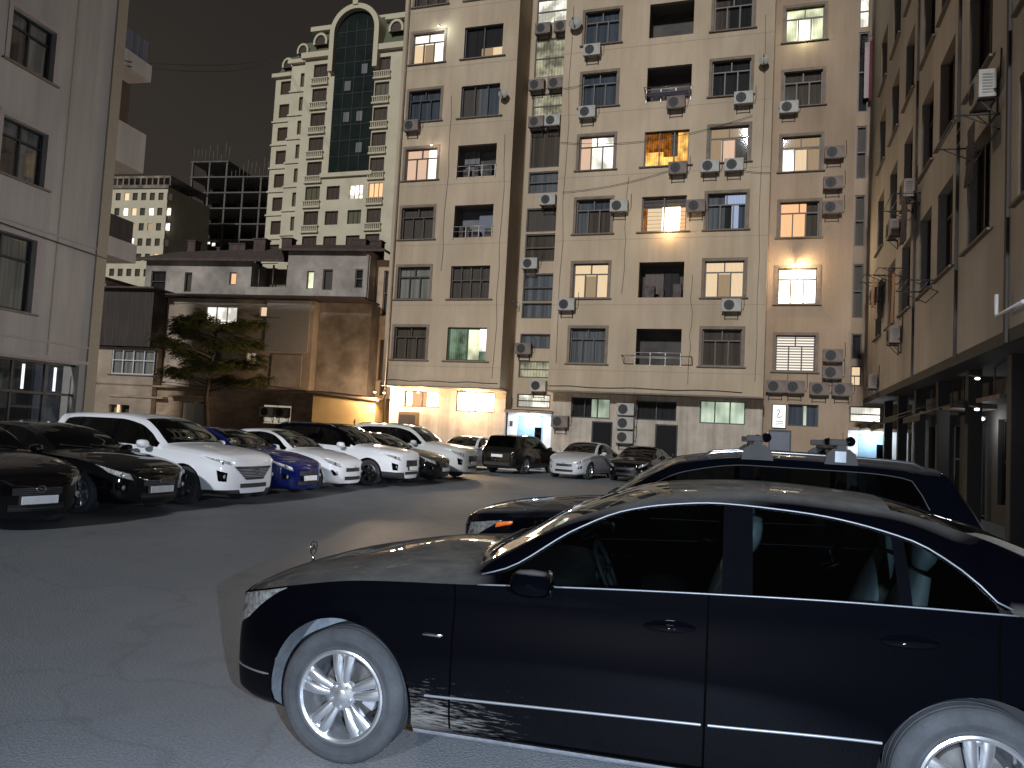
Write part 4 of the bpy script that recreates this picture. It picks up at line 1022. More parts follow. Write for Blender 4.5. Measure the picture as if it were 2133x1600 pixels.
# white entrance porches
def porch(x0, x1, y, z1, dx0, dx1, name='entrance_porch'):
    p = MB(); wall_face(p, x0, x1, 0, z1, y, [(dx0, dx1, 0, z1 - .12, .18)]); p.quad((x0, y, 0), (x0, y, z1), (x0, y + .9, z1), (x0, y + .9, 0)); p.quad((x1, y, 0), (x1, y + .9, 0), (x1, y + .9, z1), (x1, y, z1))
    o = p.build(name, M['white_wall'], MBd)
    c = MB(); c.box(x0 - .1, x1 + .1, y - .35, y + .9, z1 + .002, z1 + .12); c.build('canopy', M['surround'], o)
    d = MB(); d.box(dx0 + .03, dx1 - .03, y + .13, y + .17, .02, z1 - .14); d.box((dx0 + dx1) / 2 - .02, (dx0 + dx1) / 2 + .02, y + .11, y + .13, .02, z1 - .14); d.build('door', M['door_blue'], o)
    g = MB(); g.box(dx1 - .45, dx1 - .12, y + .115, y + .129, 1.0, 2.0); g.build('door_glass', M['pane_dark'], o)
    s = MB(); s.box(dx0 - .35, dx0 - .22, y - .04, y, 2.0, 2.25); s.build('intercom', M['cable'], o)
    return o
porch(-11.9, -9.7, 35.35, 2.66, -11.42, -10.1); porch(3.35, 5.7, 36.4, 2.56, 3.75, 4.95)
# drain pipe and pale seams
m = MB(); m.tube([(-17.95, D0 - .06, .4), (-17.95, D0 - .06, TOP)], .05, 8); m.build('downpipe', M['surround'], MBd)
m = MB()
for k in range(8): 
    z = 4.99 - .3 + 3 * k
    many('panel_joint', M['reveal'], MBd, [(-18.2, -12, D0 - .004, D0, z, z + .018), (-9.65, -.2, D0 - .004, D0, z, z + .018)])
rebase(MBd, YM, -7, 35)
# vents and small fixtures as parts of the wall are skipped; shop cabinet
cb = MB(); cb.box(-17.45, -16.5, 34.72, 35.15, 0, 2.45); o = cb.build('kiosk_cabinet', M['wood_brown'], off=(-17, 35, 0), bevel=.01)
o.location = local(YM, -17, 35, 0); o.rotation_euler = (0, 0, -YM); tag(o, 'brown wooden cabinet standing under the left lit shop window', 'cabinet')
for k in range(2):
    d = MB(); d.box(-17.40 + k * .46, -16.98 + k * .46, 34.705, 34.718, .1, 2.3); d.build('cabinet_door', M['frame_brown'], o, off=(-17, 35, 0))
# lit sign
sg = MB(); sg.box(.20, .78, 35.80, 35.87, 2.50, 3.54); o = sg.build('light_box_sign', M['frame_dark'], off=(.5, 35.9, 0)); o.location = local(YM, .5, 35.9, 0); o.rotation_euler = (0, 0, -YM)
tag(o, 'small white backlit sign with a dark mark beside the right ground floor window', 'sign')
f = MB(); f.quad((.23, 35.797, 2.53), (.75, 35.797, 2.53), (.75, 35.797, 3.51), (.23, 35.797, 3.51)); f.build('lit_panel', M['lit_sign'], o, off=(.5, 35.9, 0))
f = MB(); f.tube([(.40, 35.79, 3.25), (.46, 35.79, 3.34), (.52, 35.79, 3.27), (.46, 35.79, 3.12), (.40, 35.79, 2.98), (.50, 35.79, 2.96), (.60, 35.79, 3.02)], .022, 5)
for zz in (2.78, 2.70, 2.62): f.box(.34, .66, 35.786, 35.792, zz, zz + .035)
f.build('sign_mark', M['ink'], o, off=(.5, 35.9, 0))

# ------------------------------------------------------------------ right wing
Wg = empty('apartment_wing', rz=-YW); tag(Wg, 'brown apartment wing along the right edge with dark arcade below', 'building')
UW = 4.0; m = MB(); wh = []
colsW = [(-17.85, 1.9), (-21.0, 1.7), (-23.5, 1.7), (-26.6, 1.6), (-29.6, 1.7), (-32.8, 1.7), (-14.5, 1.2)]
rows = [(6.15, 8.35), (9.6, 11.8), (13.0, 15.1), (16.3, 18.4)]
for i, (x, w) in enumerate(colsW):
    for j, (a, b) in enumerate(rows): wh.append((x - w / 2, x + w / 2, a, b, .35, i, j))
wall_face(m, -37.2, -13.4, 3.98, TOP, UW, [q[:5] for q in wh], mr=1)
m.quad((-13.4, UW, 0), (-13.4, UW + 9, 0), (-13.4, UW + 9, TOP), (-13.4, UW, TOP))
m.build('wall', [M['wall_W'], M['reveal']], Wg)
many('downpipe', M['soffit'], Wg, [(-15.72, -15.60, UW - .05, UW + .02, 3.75, TOP), (-19.6, -19.54, UW - .06, UW, 3.9, TOP), (-25.0, -24.94, UW - .06, UW, 3.9, TOP)])
rr = random.Random(5)
for q in wh:
    c = rr.choice(['cur_dark', 'cur_dark', 'shut_brown', 'cur_brown', 'cur_blue'])
    if (q[5], q[6]) in ((4, 0),): c = 'lit_dim'
    window(Wg, q[0], q[1], q[2], q[3], UW, rr.choice(['T', '3', '2']), c, rev=.2, sill=True)
for (i, j) in ():
    x, w = colsW[i]; a, b = rows[j]; l = MB(); l.box(x - w / 2 - .1, x + w / 2 + .1, UW - .55, UW - .03, a - .1, a + .0); l.box(x - w / 2 - .1, x + w / 2 + .1, UW - .55, UW - .50, a, a + .75)
    l.box(x - w / 2 - .1, x - w / 2 - .05, UW - .50, UW - .03, a, a + .75); l.box(x + w / 2 + .05, x + w / 2 + .1, UW - .50, UW - .03, a, a + .75); l.build('balcony', M['wall_W'], Wg)
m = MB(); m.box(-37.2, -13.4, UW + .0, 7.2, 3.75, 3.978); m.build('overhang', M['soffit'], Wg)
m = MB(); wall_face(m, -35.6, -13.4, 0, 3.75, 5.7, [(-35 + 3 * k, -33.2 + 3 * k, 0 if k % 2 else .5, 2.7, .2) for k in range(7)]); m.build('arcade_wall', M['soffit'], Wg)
for k in range(7):
    a = -35 + 3 * k; window(Wg, a, a + 1.8, 0.02 if k % 2 else .5, 2.7, 5.7, '2' if k % 2 else 'H', 'cur_dark' if k % 3 else 'door_grey', sill=False, frame_m=M['frame_dark'])
for k in range(7):
    a = -34.6 + 3.4 * k; m = MB(); m.box(a, a + .3, UW + .5, UW + .8, 0, 3.75); m.build('column', M['old_dark_w'], Wg, bevel=.02)
for k in range(5):
    m = MB(); a = -33 + 4.2 * k; m.box(a, a + 1.9, UW + .6, UW + 1.6, 2.95, 3.05); m.tube([(a + .3, UW + .9, 3.05), (a + .3, UW + .9, 3.75)], .02); m.tube([(a + 1.6, UW + .9, 3.05), (a + 1.6, UW + .9, 3.75)], .02); m.build('ceiling_duct', M['ac_dark'], Wg)
for x, z in ((-33.5, 2.95), (-30.2, 2.85), (-27.0, 3.0), (-23.2, 2.9)):
    m = MB(); m.quad((x, UW - .5, z - .25), (x + 2.4, UW - .5, z - .25), (x + 2.4, UW + .9, z + .3), (x, UW + .9, z + .3)); m.quad((x, UW - .5, z - .25), (x, UW - .5, z - .4), (x + 2.4, UW - .5, z - .4), (x + 2.4, UW - .5, z - .25)); m.build('awning', M['old_dark_w'], Wg)
rebase(Wg, YW, -22, 5)

# ------------------------------------------------------------------ left building
LB = empty('apartment_building', rz=-YL); tag(LB, 'grey stone clad apartment building along the left edge with ground floor showcase windows', 'building')
YF = 17.7; m = MB()
wl = [(16.38, 17.83, 10.85, 12.30), (16.40, 17.86, 7.84, 9.36), (15.9, 17.82, 4.30, 6.32), (16.38, 17.83, 13.9, 15.4), (12.2, 13.7, 10.85, 12.3), (12.2, 13.7, 7.84, 9.36), (12.2, 13.9, 4.3, 6.32)]
band = (13.0, 19.75, .9, 3.02)
wall_face(m, 7, 20.0, 0, 15.6, YF, [q + (.24,) for q in wl] + [band + (.3,)], mr=0)
m.quad((20.4, YF, 0), (20.4, 30, 0), (20.4, 30, 15.6), (20.4, YF, 15.6)); m.build('wall', [M['wall_L']], LB)
m = MB(); m.box(20.0, 20.42, YF - .06, YF + .4, 0, 15.6); m.build('corner_pilaster', M['wall_L2'], LB)
for i, q in enumerate(wl):
    c = ['cur_grey', 'cur_blue', 'cur_grey', 'cur_brown', 'cur_grey', 'cur_blue', 'cur_grey'][i]
    pr = [(0, .5, 0, .68, 'cur_brown'), (.5, 1, 0, .68, 'cur_pale'), (0, 1, .68, 1, 'cur_grey')] if i < 3 else None
    w_ = window(LB, *q, YF, 'T2', c, parts=pr, surround='surround_L', frame_m=M['frame_dark'])
many('cornice', M['surround_L'], LB, [(7, 20.0, YF - .05, YF, 3.55, 3.62), (7, 20.0, YF - .035, YF, 6.62, 6.68), (7, 20.0, YF - .10, YF, 3.06, 3.16)])
many('panel_joint', M['wall_L2'], LB, [(x, x + .05, YF - .012, YF, 3.2, 15.6) for x in (14.9, 18.5)])
for k, x in enumerate(np.arange(13.0, 19.7, 1.125)):
    x1 = x + 1.12; cc = ['cur_pale', 'cur_dark', 'cur_grey', 'cur_pale', 'cur_dark', 'cur_blue'][k % 6]
    f = MB(); f.box(x, x + .05, YF + .12, YF + .2, .9, 3.02); f.box(x + .05, x1, YF + .116, YF + .196, 2.08, 2.15); f.box(x + .05, x1, YF + .118, YF + .2, .9, .96); f.box(x + .05, x1, YF + .118, YF + .2, 2.96, 3.02)
    w_ = f.build('showcase_window', M['frame_dark'], LB)
    g = MB(); g.quad((x + .05, YF + .16, .96), (x1, YF + .16, .96), (x1, YF + .16, 2.96), (x + .05, YF + .16, 2.96)); g.build('pane', M['pane'], w_)
    g = MB(); g.quad((x, YF + .55, .9), (x1 + .01, YF + .55, .9), (x1 + .01, YF + .55, 3.02), (x, YF + .55, 3.02)); g.build('curtain', M[cc], w_)
    if k in (1, 2, 4, 5):
        g = MB(); g.box(x + .55, x + .61, YF + .3, YF + .34, 2.2, 2.9); g.build('tube_light', M['lit_sign'], w_)
# balconies past the corner
for z0, z1, gl in ((12.70, 13.25, 'cur_blue'), (9.60, 10.90, None), (6.58, 7.18, 'cur_dark')):
    b = MB(); b.box(20.43, 21.75, YF - .02, YF + .10, z0, z1); b.box(21.63, 21.75, YF + .10, YF + 1.4, z0, z1); b.box(20.43, 21.63, YF + .10, YF + 1.4, z0, z0 + .12)
    o = b.build('balcony', M['wall_L'], LB)
    if gl:
        g = MB(); g.box(20.46, 21.55, YF + .02, YF + .05, z1, z1 + .72); g.box(21.50, 21.55, YF + .05, YF + 1.3, z1, z1 + .72); g.build('balcony_screen', M[gl], o)
many('balcony_glazing', M['frame_brown'], LB, [(20.45, 21.45, YF + .5, YF + .55, 10.9, 12.5)])
m = MB(); m.box(7, 20.4, YF + .02, 30, 15.601, 15.8); m.build('roof', M['soffit'], LB)
rebase(LB, YL, 14, 20)
# ------------------------------------------------------------------ old town houses behind the row of cars
mk('old_plaster', noisy('old_plaster', (.27, .23, .20), (.43, .38, .33), scale=1.1, rough=.95, bump=.5, bscale=14, big=(.5, .55)))
mk('old_peach', noisy('old_peach', (.29, .225, .165), (.42, .335, .25), scale=.9, rough=.95, bump=.5, bscale=14, big=(.4, .6)))
mk('old_brown', noisy('old_brown', (.19, .155, .12), (.31, .26, .21), scale=1.0, rough=.95, bump=.6, bscale=10, big=(.5, .5)))
mk('old_dark', noisy('old_dark', (.03, .024, .02), (.055, .043, .036), scale=1.5, rough=.9, bump=.3, stretch=(6, 1, .4)))
mk('old_roof', noisy('old_roof', (.045, .03, .025), (.095, .065, .055), scale=2.0, rough=.9, bump=.4, stretch=(5, 1, 1)))
mk('old_yellow', noisy('kiosk_yellow', (.30, .21, .09), (.40, .29, .13), scale=.9, rough=.85, bump=.2, big=(.6, .8)))
mk('garage', noisy('garage_brick', (.27, .185, .12), (.43, .32, .21), scale=1.6, rough=.95, bump=.5, stretch=(1, 1, 2.2), big=(.7, .55)))
mk('grey_screen', plain('grey_screen', (.30, .28, .25), .8))
OH = empty('old_house', rz=-YO); tag(OH, 'run-down two storey plaster house with brown tin roof and patched walls', 'house')
def blk(root, name, x0, x1, y0, y1, z0, z1, mat, hl=()):
    m = MB(); wall_face(m, x0, x1, z0, z1, y0, list(hl)); m.quad((x1, y0, z0), (x1, y1, z0), (x1, y1, z1), (x1, y0, z1)); m.quad((x0, y0, z0), (x0, y0, z1), (x0, y1, z1), (x0, y1, z0)); m.quad((x0, y0, z1), (x1, y0, z1), (x1, y1, z1), (x0, y1, z1))
    return m.build(name, M[mat], root)
# lower middle storey
mh = [(-23.76 - 1.97, -23.76, 6.92, 7.99, .15), (-22.4, -21.2, 7.45, 8.05, .15), (-25.55, -24.5, 4.28, 5.48, .15), (-23.04, -22.37, 4.49, 5.43, .15)]
blk(OH, 'wall', -28.2, -19.1, 39.6, 46, 3.3, 8.42, 'old_peach', mh)
blk(OH, 'wall', -19.08, -16.0, 40.3, 46, 3.3, 8.45, 'old_brown')
for q, c, s in ((mh[0], 'lit_white', '3'), (mh[1], 'lit_cream', '2'), (mh[2], 'cur_grey', '2'), (mh[3], 'lit_dim', '2')): window(OH, *q[:4], 39.6, s, c, frame_m=M['frame_white'], rev=.06)
m = MB(); m.box(-21.9, -19.3, 39.50, 39.597, 5.5, 8.4); m.build('wall_patch', M['grey_screen'], OH)
m = MB(); m.box(-21.4, -19.6, 39.52, 39.598, 3.6, 5.35); m.build('wall_patch', M['old_plaster'], OH)
# upper storey with ledge
uh = [(-20.17, -19.72, 9.26, 10.30, .12), (-19.19, -18.59, 9.22, 10.42, .12), (-17.24, -16.77, 9.36, 10.44, .12)]
blk(OH, 'wall', -21.4, -16.4, 40.6, 46, 8.6, 11.5, 'old_plaster', uh)
for q, c in ((uh[0], 'lit_yg'), (uh[1], 'shut_brown'), (uh[2], 'cur_dark')): window(OH, *q[:4], 40.6, 'H' if c == 'cur_dark' else '', c, rev=.06, sill=False)
lh = [(-25.40, -24.94, 9.54, 10.29, .12), (-28.34, -27.86, 9.07, 10.26, .12), (-30.6, -29.6, 9.05, 10.32, .12)]
blk(OH, 'wall', -31.0, -24.0, 41.2, 46, 8.6, 10.95, 'old_plaster', lh)
for q, c in ((lh[0], 'lit_peach'), (lh[1], 'shut_brown'), (lh[2], 'cur_dark')): window(OH, *q[:4], 41.2, 'H' if c == 'cur_dark' else '', c, rev=.06, sill=False)
blk(OH, 'wall', -23.99, -21.42, 43.0, 46, 8.6, 10.9, 'old_brown')
m = MB(); m.box(-24, -21.42, 40.7, 40.8, 8.62, 9.35); m.build('balcony_wall', M['old_plaster'], OH)
for k in range(3): m = MB(); m.tube([(-23.6 + k * .9, 41.4, 8.7), (-23.6 + k * .9, 41.4, 10.8)], .06, 6); m.build('post', M['frame_brown'], OH)
m = MB(); P_ = [(-28.5, 38.9), (-15.6, 38.9), (-15.6, 41.2), (-28.5, 41.2)]
m.box(-28.5, -15.9, 38.9, 41.2, 8.47, 8.57); m.build('ledge', M['old_roof'], OH)
m = MB(); m.quad((-21.4, 40.58, 8.6), (-16.2, 40.58, 8.6), (-15.9, 38.95, 8.585), (-20.5, 38.95, 8.585)); m.build('lean_to_roof', M['grey_screen'], OH)
# hipped tin roof
m = MB(); e, r = 11.5, 12.55
m.quad((-21.7, 40.2, e), (-15.4, 40.2, e), (-17.3, 43.5, r), (-22.5, 43.5, r)); m.quad((-15.4, 40.2, e), (-14.6, 47, e - .2), (-17.3, 46, r), (-17.3, 43.5, r))
m.quad((-31.3, 40.7, 11.0), (-21.7, 40.7, 11.0), (-22.5, 43.5, r - .2), (-30.5, 43.5, r - .5)); m.quad((-21.7, 40.2, e), (-22.5, 43.5, r), (-22.5, 43.5, r - .2), (-21.7, 40.7, 11.0))
m.box(-31.3, -21.7, 40.65, 40.75, 10.85, 11.0); m.box(-21.7, -15.4, 40.15, 40.25, 11.38, 11.5)
m.build('roof', M['old_roof'], OH)
rr = random.Random(3)
for k in range(9):
    x = -30 + k * 1.5 + rr.random() * .8; m = MB(); h = rr.random() * .75; w = .2 + rr.random() * .9; yy = 42.4 + rr.random() * 1.6; m.box(x, x + w, yy, yy + .6, 11.6, 12.3 + h); m.box(x - .05, x + w + .05, yy - .05, yy + .65, 12.3 + h, 12.36 + h); m.build('chimney', M['old_roof'], OH)
# right end face, yellowish, with pipe
m = MB(); wall_face(m, -16.38, -14.6, 0, 11.2, 41.6, [(-15.9, -15.2, 8.0, 10.6, .2), (-15.9, -15.3, 4.3, 6.6, .2), (-15.75, -15.3, 3.4, 4.2, .2)]); m.build('side_wall', M['old_peach'], OH)
for q in ((-15.9, -15.2, 8.0, 10.6), (-15.9, -15.3, 4.3, 6.6)): window(OH, *q, 41.6, 'H', 'cur_brown', rev=.1)
m = MB(); m.tube([(-16.5, 40.5, .3), (-16.5, 40.5, 11.3)], .06, 6); m.build('downpipe', M['old_plaster'], OH)
# ground floor garages
gh = [(-30.42, -28.18, 0, 2.15, .3), (-26.7, -25.1, 0, 2.5, .3), (-21.6, -19.9, 1.5, 2.5, .15)]
blk(OH, 'ground_floor_wall', -33.5, -17.9, 39.3, 46, 0, 3.2, 'garage', gh)
m = MB(); m.box(-30.3, -28.3, 39.5, 39.55, 0, 2.05); m.build('garage_gate', M['old_dark'], OH)
m = MB(); m.box(-26.6, -25.2, 39.5, 39.55, 0, 2.4); m.build('garage_gate', M['grey_screen'], OH)
m = MB(); m.box(-33.5, -17.9, 38.9, 39.6, 3.202, 3.3); m.box(-30.9, -27.5, 38.8, 39.3, 2.55, 2.66); m.box(-27.2, -24.8, 38.7, 39.3, 2.7, 2.78); m.build('canopy', M['garage'], OH)
m = MB(); m.box(-30.62, -30.48, 39.2, 39.26, 1.2, 2.2); m.build('tube_light', M['lit_cream'], OH)
rebase(OH, YO, -24, 41)
# dark timber box house at left
SH = empty('timber_annex', rz=-YO); tag(SH, 'dark boarded annex over a bluish glazed veranda left of the tree', 'annex')
blk(SH, 'boarded_box', -32.0, -28.25, 38.4, 41, 5.42, 8.66, 'old_dark')
blk(SH, 'wall', -31.9, -28.25, 38.9, 41, 0, 5.4, 'old_peach', [(-30.98, -28.3 + .05, 3.86, 5.26, .15), (-30.9, -29.6, 0, 2.1, .2)])
window(SH, -30.98, -28.3 + .05, 3.86, 5.26, 38.9, 'G', 'cur_pale', frame_m=M['frame_white'], rev=.04)
m = MB(); m.box(-32.3, -28.0, 38.0, 41, 8.662, 8.76); m.build('roof', M['old_roof'], SH)
rebase(SH, YO, -30, 39.5)
LN = empty('narrow_house', rz=-YO); tag(LN, 'narrow house with two lit windows squeezed beside the grey building', 'house')
nh = [(-33.6, -32.25, 7.5, 8.5, .15), (-33.5, -32.4, 5.3, 6.6, .15), (-33.4, -32.25, 3.5, 5.05, .15)]
blk(LN, 'wall', -36.5, -32.02, 39.2, 45, 0, 9.3, 'old_plaster', nh)
for q, c in ((nh[0], 'lit_blind'), (nh[1], 'cur_dark'), (nh[2], 'lit_white')): window(LN, *q[:4], 39.2, 'H', c, rev=.05)
m = MB(); m.box(-36.7, -32.0, 38.7, 45, 9.302, 9.5); m.box(-36.5, -32.0, 38.6, 39.2, 3.0, 3.1); m.build('roof', M['old_roof'], LN)
rebase(LN, YO, -34, 41)
# yellow shed by the block
KS = empty('yellow_shed', rz=-YO); tag(KS, 'low yellow plastered shed between the old house and the tall block', 'shed')
blk(KS, 'wall', -17.85, -14.4, 37.6, 40.5, 0, 3.12, 'old_yellow')
m = MB(); m.quad((-18.1, 37.3, 3.3), (-14.1, 37.3, 3.0), (-14.1, 40.5, 3.15), (-18.1, 40.5, 3.45)); m.quad((-18.1, 37.3, 3.3), (-18.1, 37.3, 3.22), (-14.1, 37.3, 2.92), (-14.1, 37.3, 3.0)); m.build('roof', M['old_roof'], KS)
m = MB(); m.box(-15.4, -14.9, 37.52, 37.6, 1.2, 2.0); m.build('meter_box', M['old_yellow'], KS)
rebase(KS, YO, -16, 39)

# ------------------------------------------------------------------ distant tower with arched glass
TW = empty('tower_building', rz=-YM); tag(TW, 'cream residential tower with a tall arched glass bay, far behind the block', 'building')
mk('tower', noisy('tower_stone', (.43, .385, .275), (.53, .475, .35), scale=.4, rough=.9, bump=0)); mk('tower_trim', plain('tower_trim', (.52, .46, .33), .85)); mk('tower_roof', plain('tower_roof', (.10, .115, .065), .8)); mk('tower_glass', noisy('tower_glass', (.007, .012, .010), (.018, .025, .021), scale=.3, rough=.18, bump=0))
mk('win_dark', plain('window_dark', (.055, .035, .022), .35)); mk('win_olive', plain('window_olive', (.10, .095, .055), .35))
d0 = 80.0; rowz = [45.92 - 3.09 * k for k in range(12)]
hl = [(-54.7, -52.6)]; hr = [(-46.0, -44.1)]
holes_t = []
for k, z in enumerate(rowz):
    holes_t += [(-54.7, -52.65, z - 1.75, z), (-46.0, -44.1, z - 1.75, z)]
    if k >= 5: holes_t += [(-51.7, -49.9, z - 1.7 - .1, z - .1), (-48.6, -46.75, z - 1.7 - .1, z - .1)]
m = MB(); wall_face(m, -56, -36, 0, 47.0, d0, [h for h in holes_t if h[0] > -56] + [(-51.7, -46.1, 31.9, 46.99, .5)], rev=.4); m.build('wall', M['tower'], TW)
for k, h in enumerate(holes_t):
    m = MB(); m.quad((h[0], d0 + .35, h[2]), (h[1], d0 + .35, h[2]), (h[1], d0 + .35, h[3]), (h[0], d0 + .35, h[3]))
    for f in (.33, .66): m.box(h[0] + (h[1] - h[0]) * f - .04, h[0] + (h[1] - h[0]) * f + .04, d0 + .28, d0 + .34, h[2], h[3], 1)
    lit = abs(h[2] - (rowz[5] - 1.8)) < .2 and h[0] > -49 and h[0] < -48
    dim = abs(h[2] - (rowz[5] - 1.75)) < .1 and h[0] > -46.5
    m.build('window', [M['lit_white'] if lit else M['lit_peach'] if dim else M['win_olive'] if (k % 7 == 3) else M['win_dark'], M['frame_brown']], TW)
for z in rowz:
    for a, b in ((-54.9, -52.45), (-46.2, -43.9)):
        m = MB(); m.box(a, b, d0 - .35, d0 - .02, z - 2.75, z - 2.55)
        for q in range(9): x = a + .15 + (b - a - .3) * q / 8; m.box(x - .05, x + .05, d0 - .3, d0 - .2, z - 2.55, z - 1.95)
        m.box(a, b, d0 - .35, d0 - .15, z - 1.951, z - 1.83); m.build('balustrade', M['tower_trim'], TW)
many('cornice', M['tower_trim'], TW, [(-52.6, -45.5, d0 - .4, d0 - .01, 31.4, 31.9), (-56.3, -51.9, d0 - .6, d0 - .01, 46.6, 47.3), (-45.7, -35.8, d0 - .6, d0 - .01, 46.6, 47.3)])
# glass bay and arch
m = MB(); cx, rad, zb_, zs = -48.9, 2.75, 31.95, 49.3
pts = [(cx - rad, zb_), (cx + rad, zb_)] + [(cx + rad * math.cos(a), zs + rad * math.sin(a)) for a in np.linspace(0, PI, 17)]
m.poly([(x, d0 - .06, z) for x, z in pts]); m.build('glass_bay', M['tower_glass'], TW)
m = MB()
for k in range(1, 10): m.box(cx - rad, cx + rad, d0 - .12, d0 - .065, zb_ + k * 1.95, zb_ + k * 1.95 + .08)
for f in (-.5, 0, .5): m.box(cx + rad * f - .04, cx + rad * f + .04, d0 - .13, d0 - .066, zb_, zs + 1.6)
m.build('bay_mullions', M['frame_dark'], TW)
for (x, k, c) in ((-50.0, 3, 'cur_grey'), (-47.9, 6, 'cur_grey'), (-48.2, 3, 'cur_pale'), (-50.1, 5, 'cur_grey'), (-48.0, 1, 'cur_pale')):
    m = MB(); m.quad((x, d0 - .14, zb_ + k * 1.95 + .4), (x + .8, d0 - .14, zb_ + k * 1.95 + .4), (x + .8, d0 - .14, zb_ + k * 1.95 + 1.6), (x, d0 - .14, zb_ + k * 1.95 + 1.6)); m.build('window_blind', M['cur_grey'], TW)
m = MB(); R1, R2 = rad, rad + .62; ar = []
for a in np.linspace(0, PI, 25):
    c, s = math.cos(a), math.sin(a); ar.append([(cx + R1 * c, d0 + .3, zs + R1 * s), (cx + R1 * c, d0 - .8, zs + R1 * s), (cx + R2 * c, d0 - .8, zs + R2 * s), (cx + R2 * c, d0 + 3, zs + R2 * s)])
m.grid(ar, smooth=False)
for s in (-1, 1): m.box(min(cx + s * R1, cx + s * R2), max(cx + s * R1, cx + s * R2), d0 - .8, d0 + 1, 44.5, zs)
m.box(cx - .35, cx + .35, d0 - .95, d0 - .2, zs + R2 - .2, zs + R2 + .7); m.build('arch', M['tower_trim'], TW)
# mansard storey with dormers
m = MB(); m.quad((-56, d0 + .2, 47.3), (-52.0, d0 + .2, 47.3), (-52.0, d0 + 1.6, 50.8), (-55.6, d0 + 1.6, 50.8)); m.quad((-45.8, d0 + .2, 47.3), (-36, d0 + .2, 47.3), (-36, d0 + 1.6, 51.1), (-45.8, d0 + 1.6, 51.1))
m.quad((-56, d0 + .2, 47.3), (-55.6, d0 + 1.6, 50.8), (-55.6, d0 + 8, 50.8), (-56, d0 + 8, 47.3)); m.quad((-54.5, d0 + 2.2, 51.4), (-36, d0 + 2.2, 51.8), (-36, d0 + 5, 54.3), (-53.5, d0 + 5, 53.8)); m.build('mansard_roof', M['tower_roof'], TW)
many('cornice', M['tower_trim'], TW, [(-56.2, -51.6, d0 + .9, d0 + 2.2, 50.82, 51.4), (-45.7, -36, d0 + .9, d0 + 2.2, 51.12, 51.75), (-54.2, -36, d0 + 4.9, d0 + 5.2, 53.9, 54.25)])
for x, z in ((-54.0, 47.4), (-43.6, 47.9)):
    m = MB(); ar = []
    for a in np.linspace(-.35, PI + .35, 15): c, s = math.cos(a), math.sin(a); ar.append([(x + .72 * c, d0 + .1, z + 1.35 + .85 * s), (x + .72 * c, d0 - .15, z + 1.35 + .85 * s), (x + 1.0 * c, d0 - .15, z + 1.35 + 1.15 * s), (x + 1.0 * c, d0 + 1.4, z + 1.35 + 1.15 * s)])
    m.grid(ar, smooth=False); o = m.build('dormer', M['tower_trim'], TW)
    m = MB(); m.poly([(x + .75 * math.cos(a), d0 + .05, z + 1.35 + .88 * math.sin(a)) for a in np.linspace(-.35, PI + .35, 15)]); m.build('dormer_glass', M['win_dark'], o)
# stepped back sides
def step(x0, x1, y, ztop, wx0, wx1, tone='win_olive', dorm=True, balc=False):
    m = MB(); hs = [(wx0, wx1, z - 1.9, z - .1) for z in rowz if z < ztop - .6]; wall_face(m, x0, x1, 0, ztop, y, hs, rev=.4); m.quad((x0, y, 0), (x0, y, ztop), (x0, y + 8, ztop), (x0, y + 8, 0)); m.build('wall', M['tower'], TW)
    for h in hs: m = MB(); m.quad((h[0], y + .35, h[2]), (h[1], y + .35, h[2]), (h[1], y + .35, h[3]), (h[0], y + .35, h[3])); m.build('window', M[tone], TW)
    many('cornice', M['tower_trim'], TW, [(x0 - .35, x1, y - .5, y - .01, ztop - .35, ztop + .15)] + [(x0 - .1, x1, y - .2, y - .01, z - 2.55, z - 2.35) for z in rowz if z < ztop - 1])
    m = MB(); m.quad((x0, y + .2, ztop + .15), (x1, y + .2, ztop + .15), (x1, y + 1.5, ztop + 3.2), (x0 + .7, y + 1.5, ztop + 3.2)); m.quad((x0, y + .2, ztop + .15), (x0 + .7, y + 1.5, ztop + 3.2), (x0 + .7, y + 7, ztop + 3.2), (x0, y + 7, ztop + .15)); m.build('mansard_roof', M['tower_roof'], TW)
    if dorm:
        x, z = (x0 + x1) / 2, ztop + .2; m = MB(); ar = []
        for a in np.linspace(-.35, PI + .35, 13): c, s = math.cos(a), math.sin(a); ar.append([(x + .6 * c, y + .1, z + 1.1 + .75 * s), (x + .6 * c, y - .15, z + 1.1 + .75 * s), (x + .85 * c, y - .15, z + 1.1 + 1.0 * s), (x + .85 * c, y + 1.4, z + 1.1 + 1.0 * s)])
        m.grid(ar, smooth=False); o = m.build('dormer', M['tower_trim'], TW); m = MB(); m.poly([(x + .62 * math.cos(a), y + .05, z + 1.1 + .78 * math.sin(a)) for a in np.linspace(-.35, PI + .35, 13)]); m.build('dormer_glass', M['win_dark'], o)
step(-59.0, -56.02, 81.5, 47.4, -57.6, -56.5)
step(-62.4, -59.02, 83.0, 46.6, -61.6, -60.1, 'win_dark')
rebase(TW, YM, -50, 84)

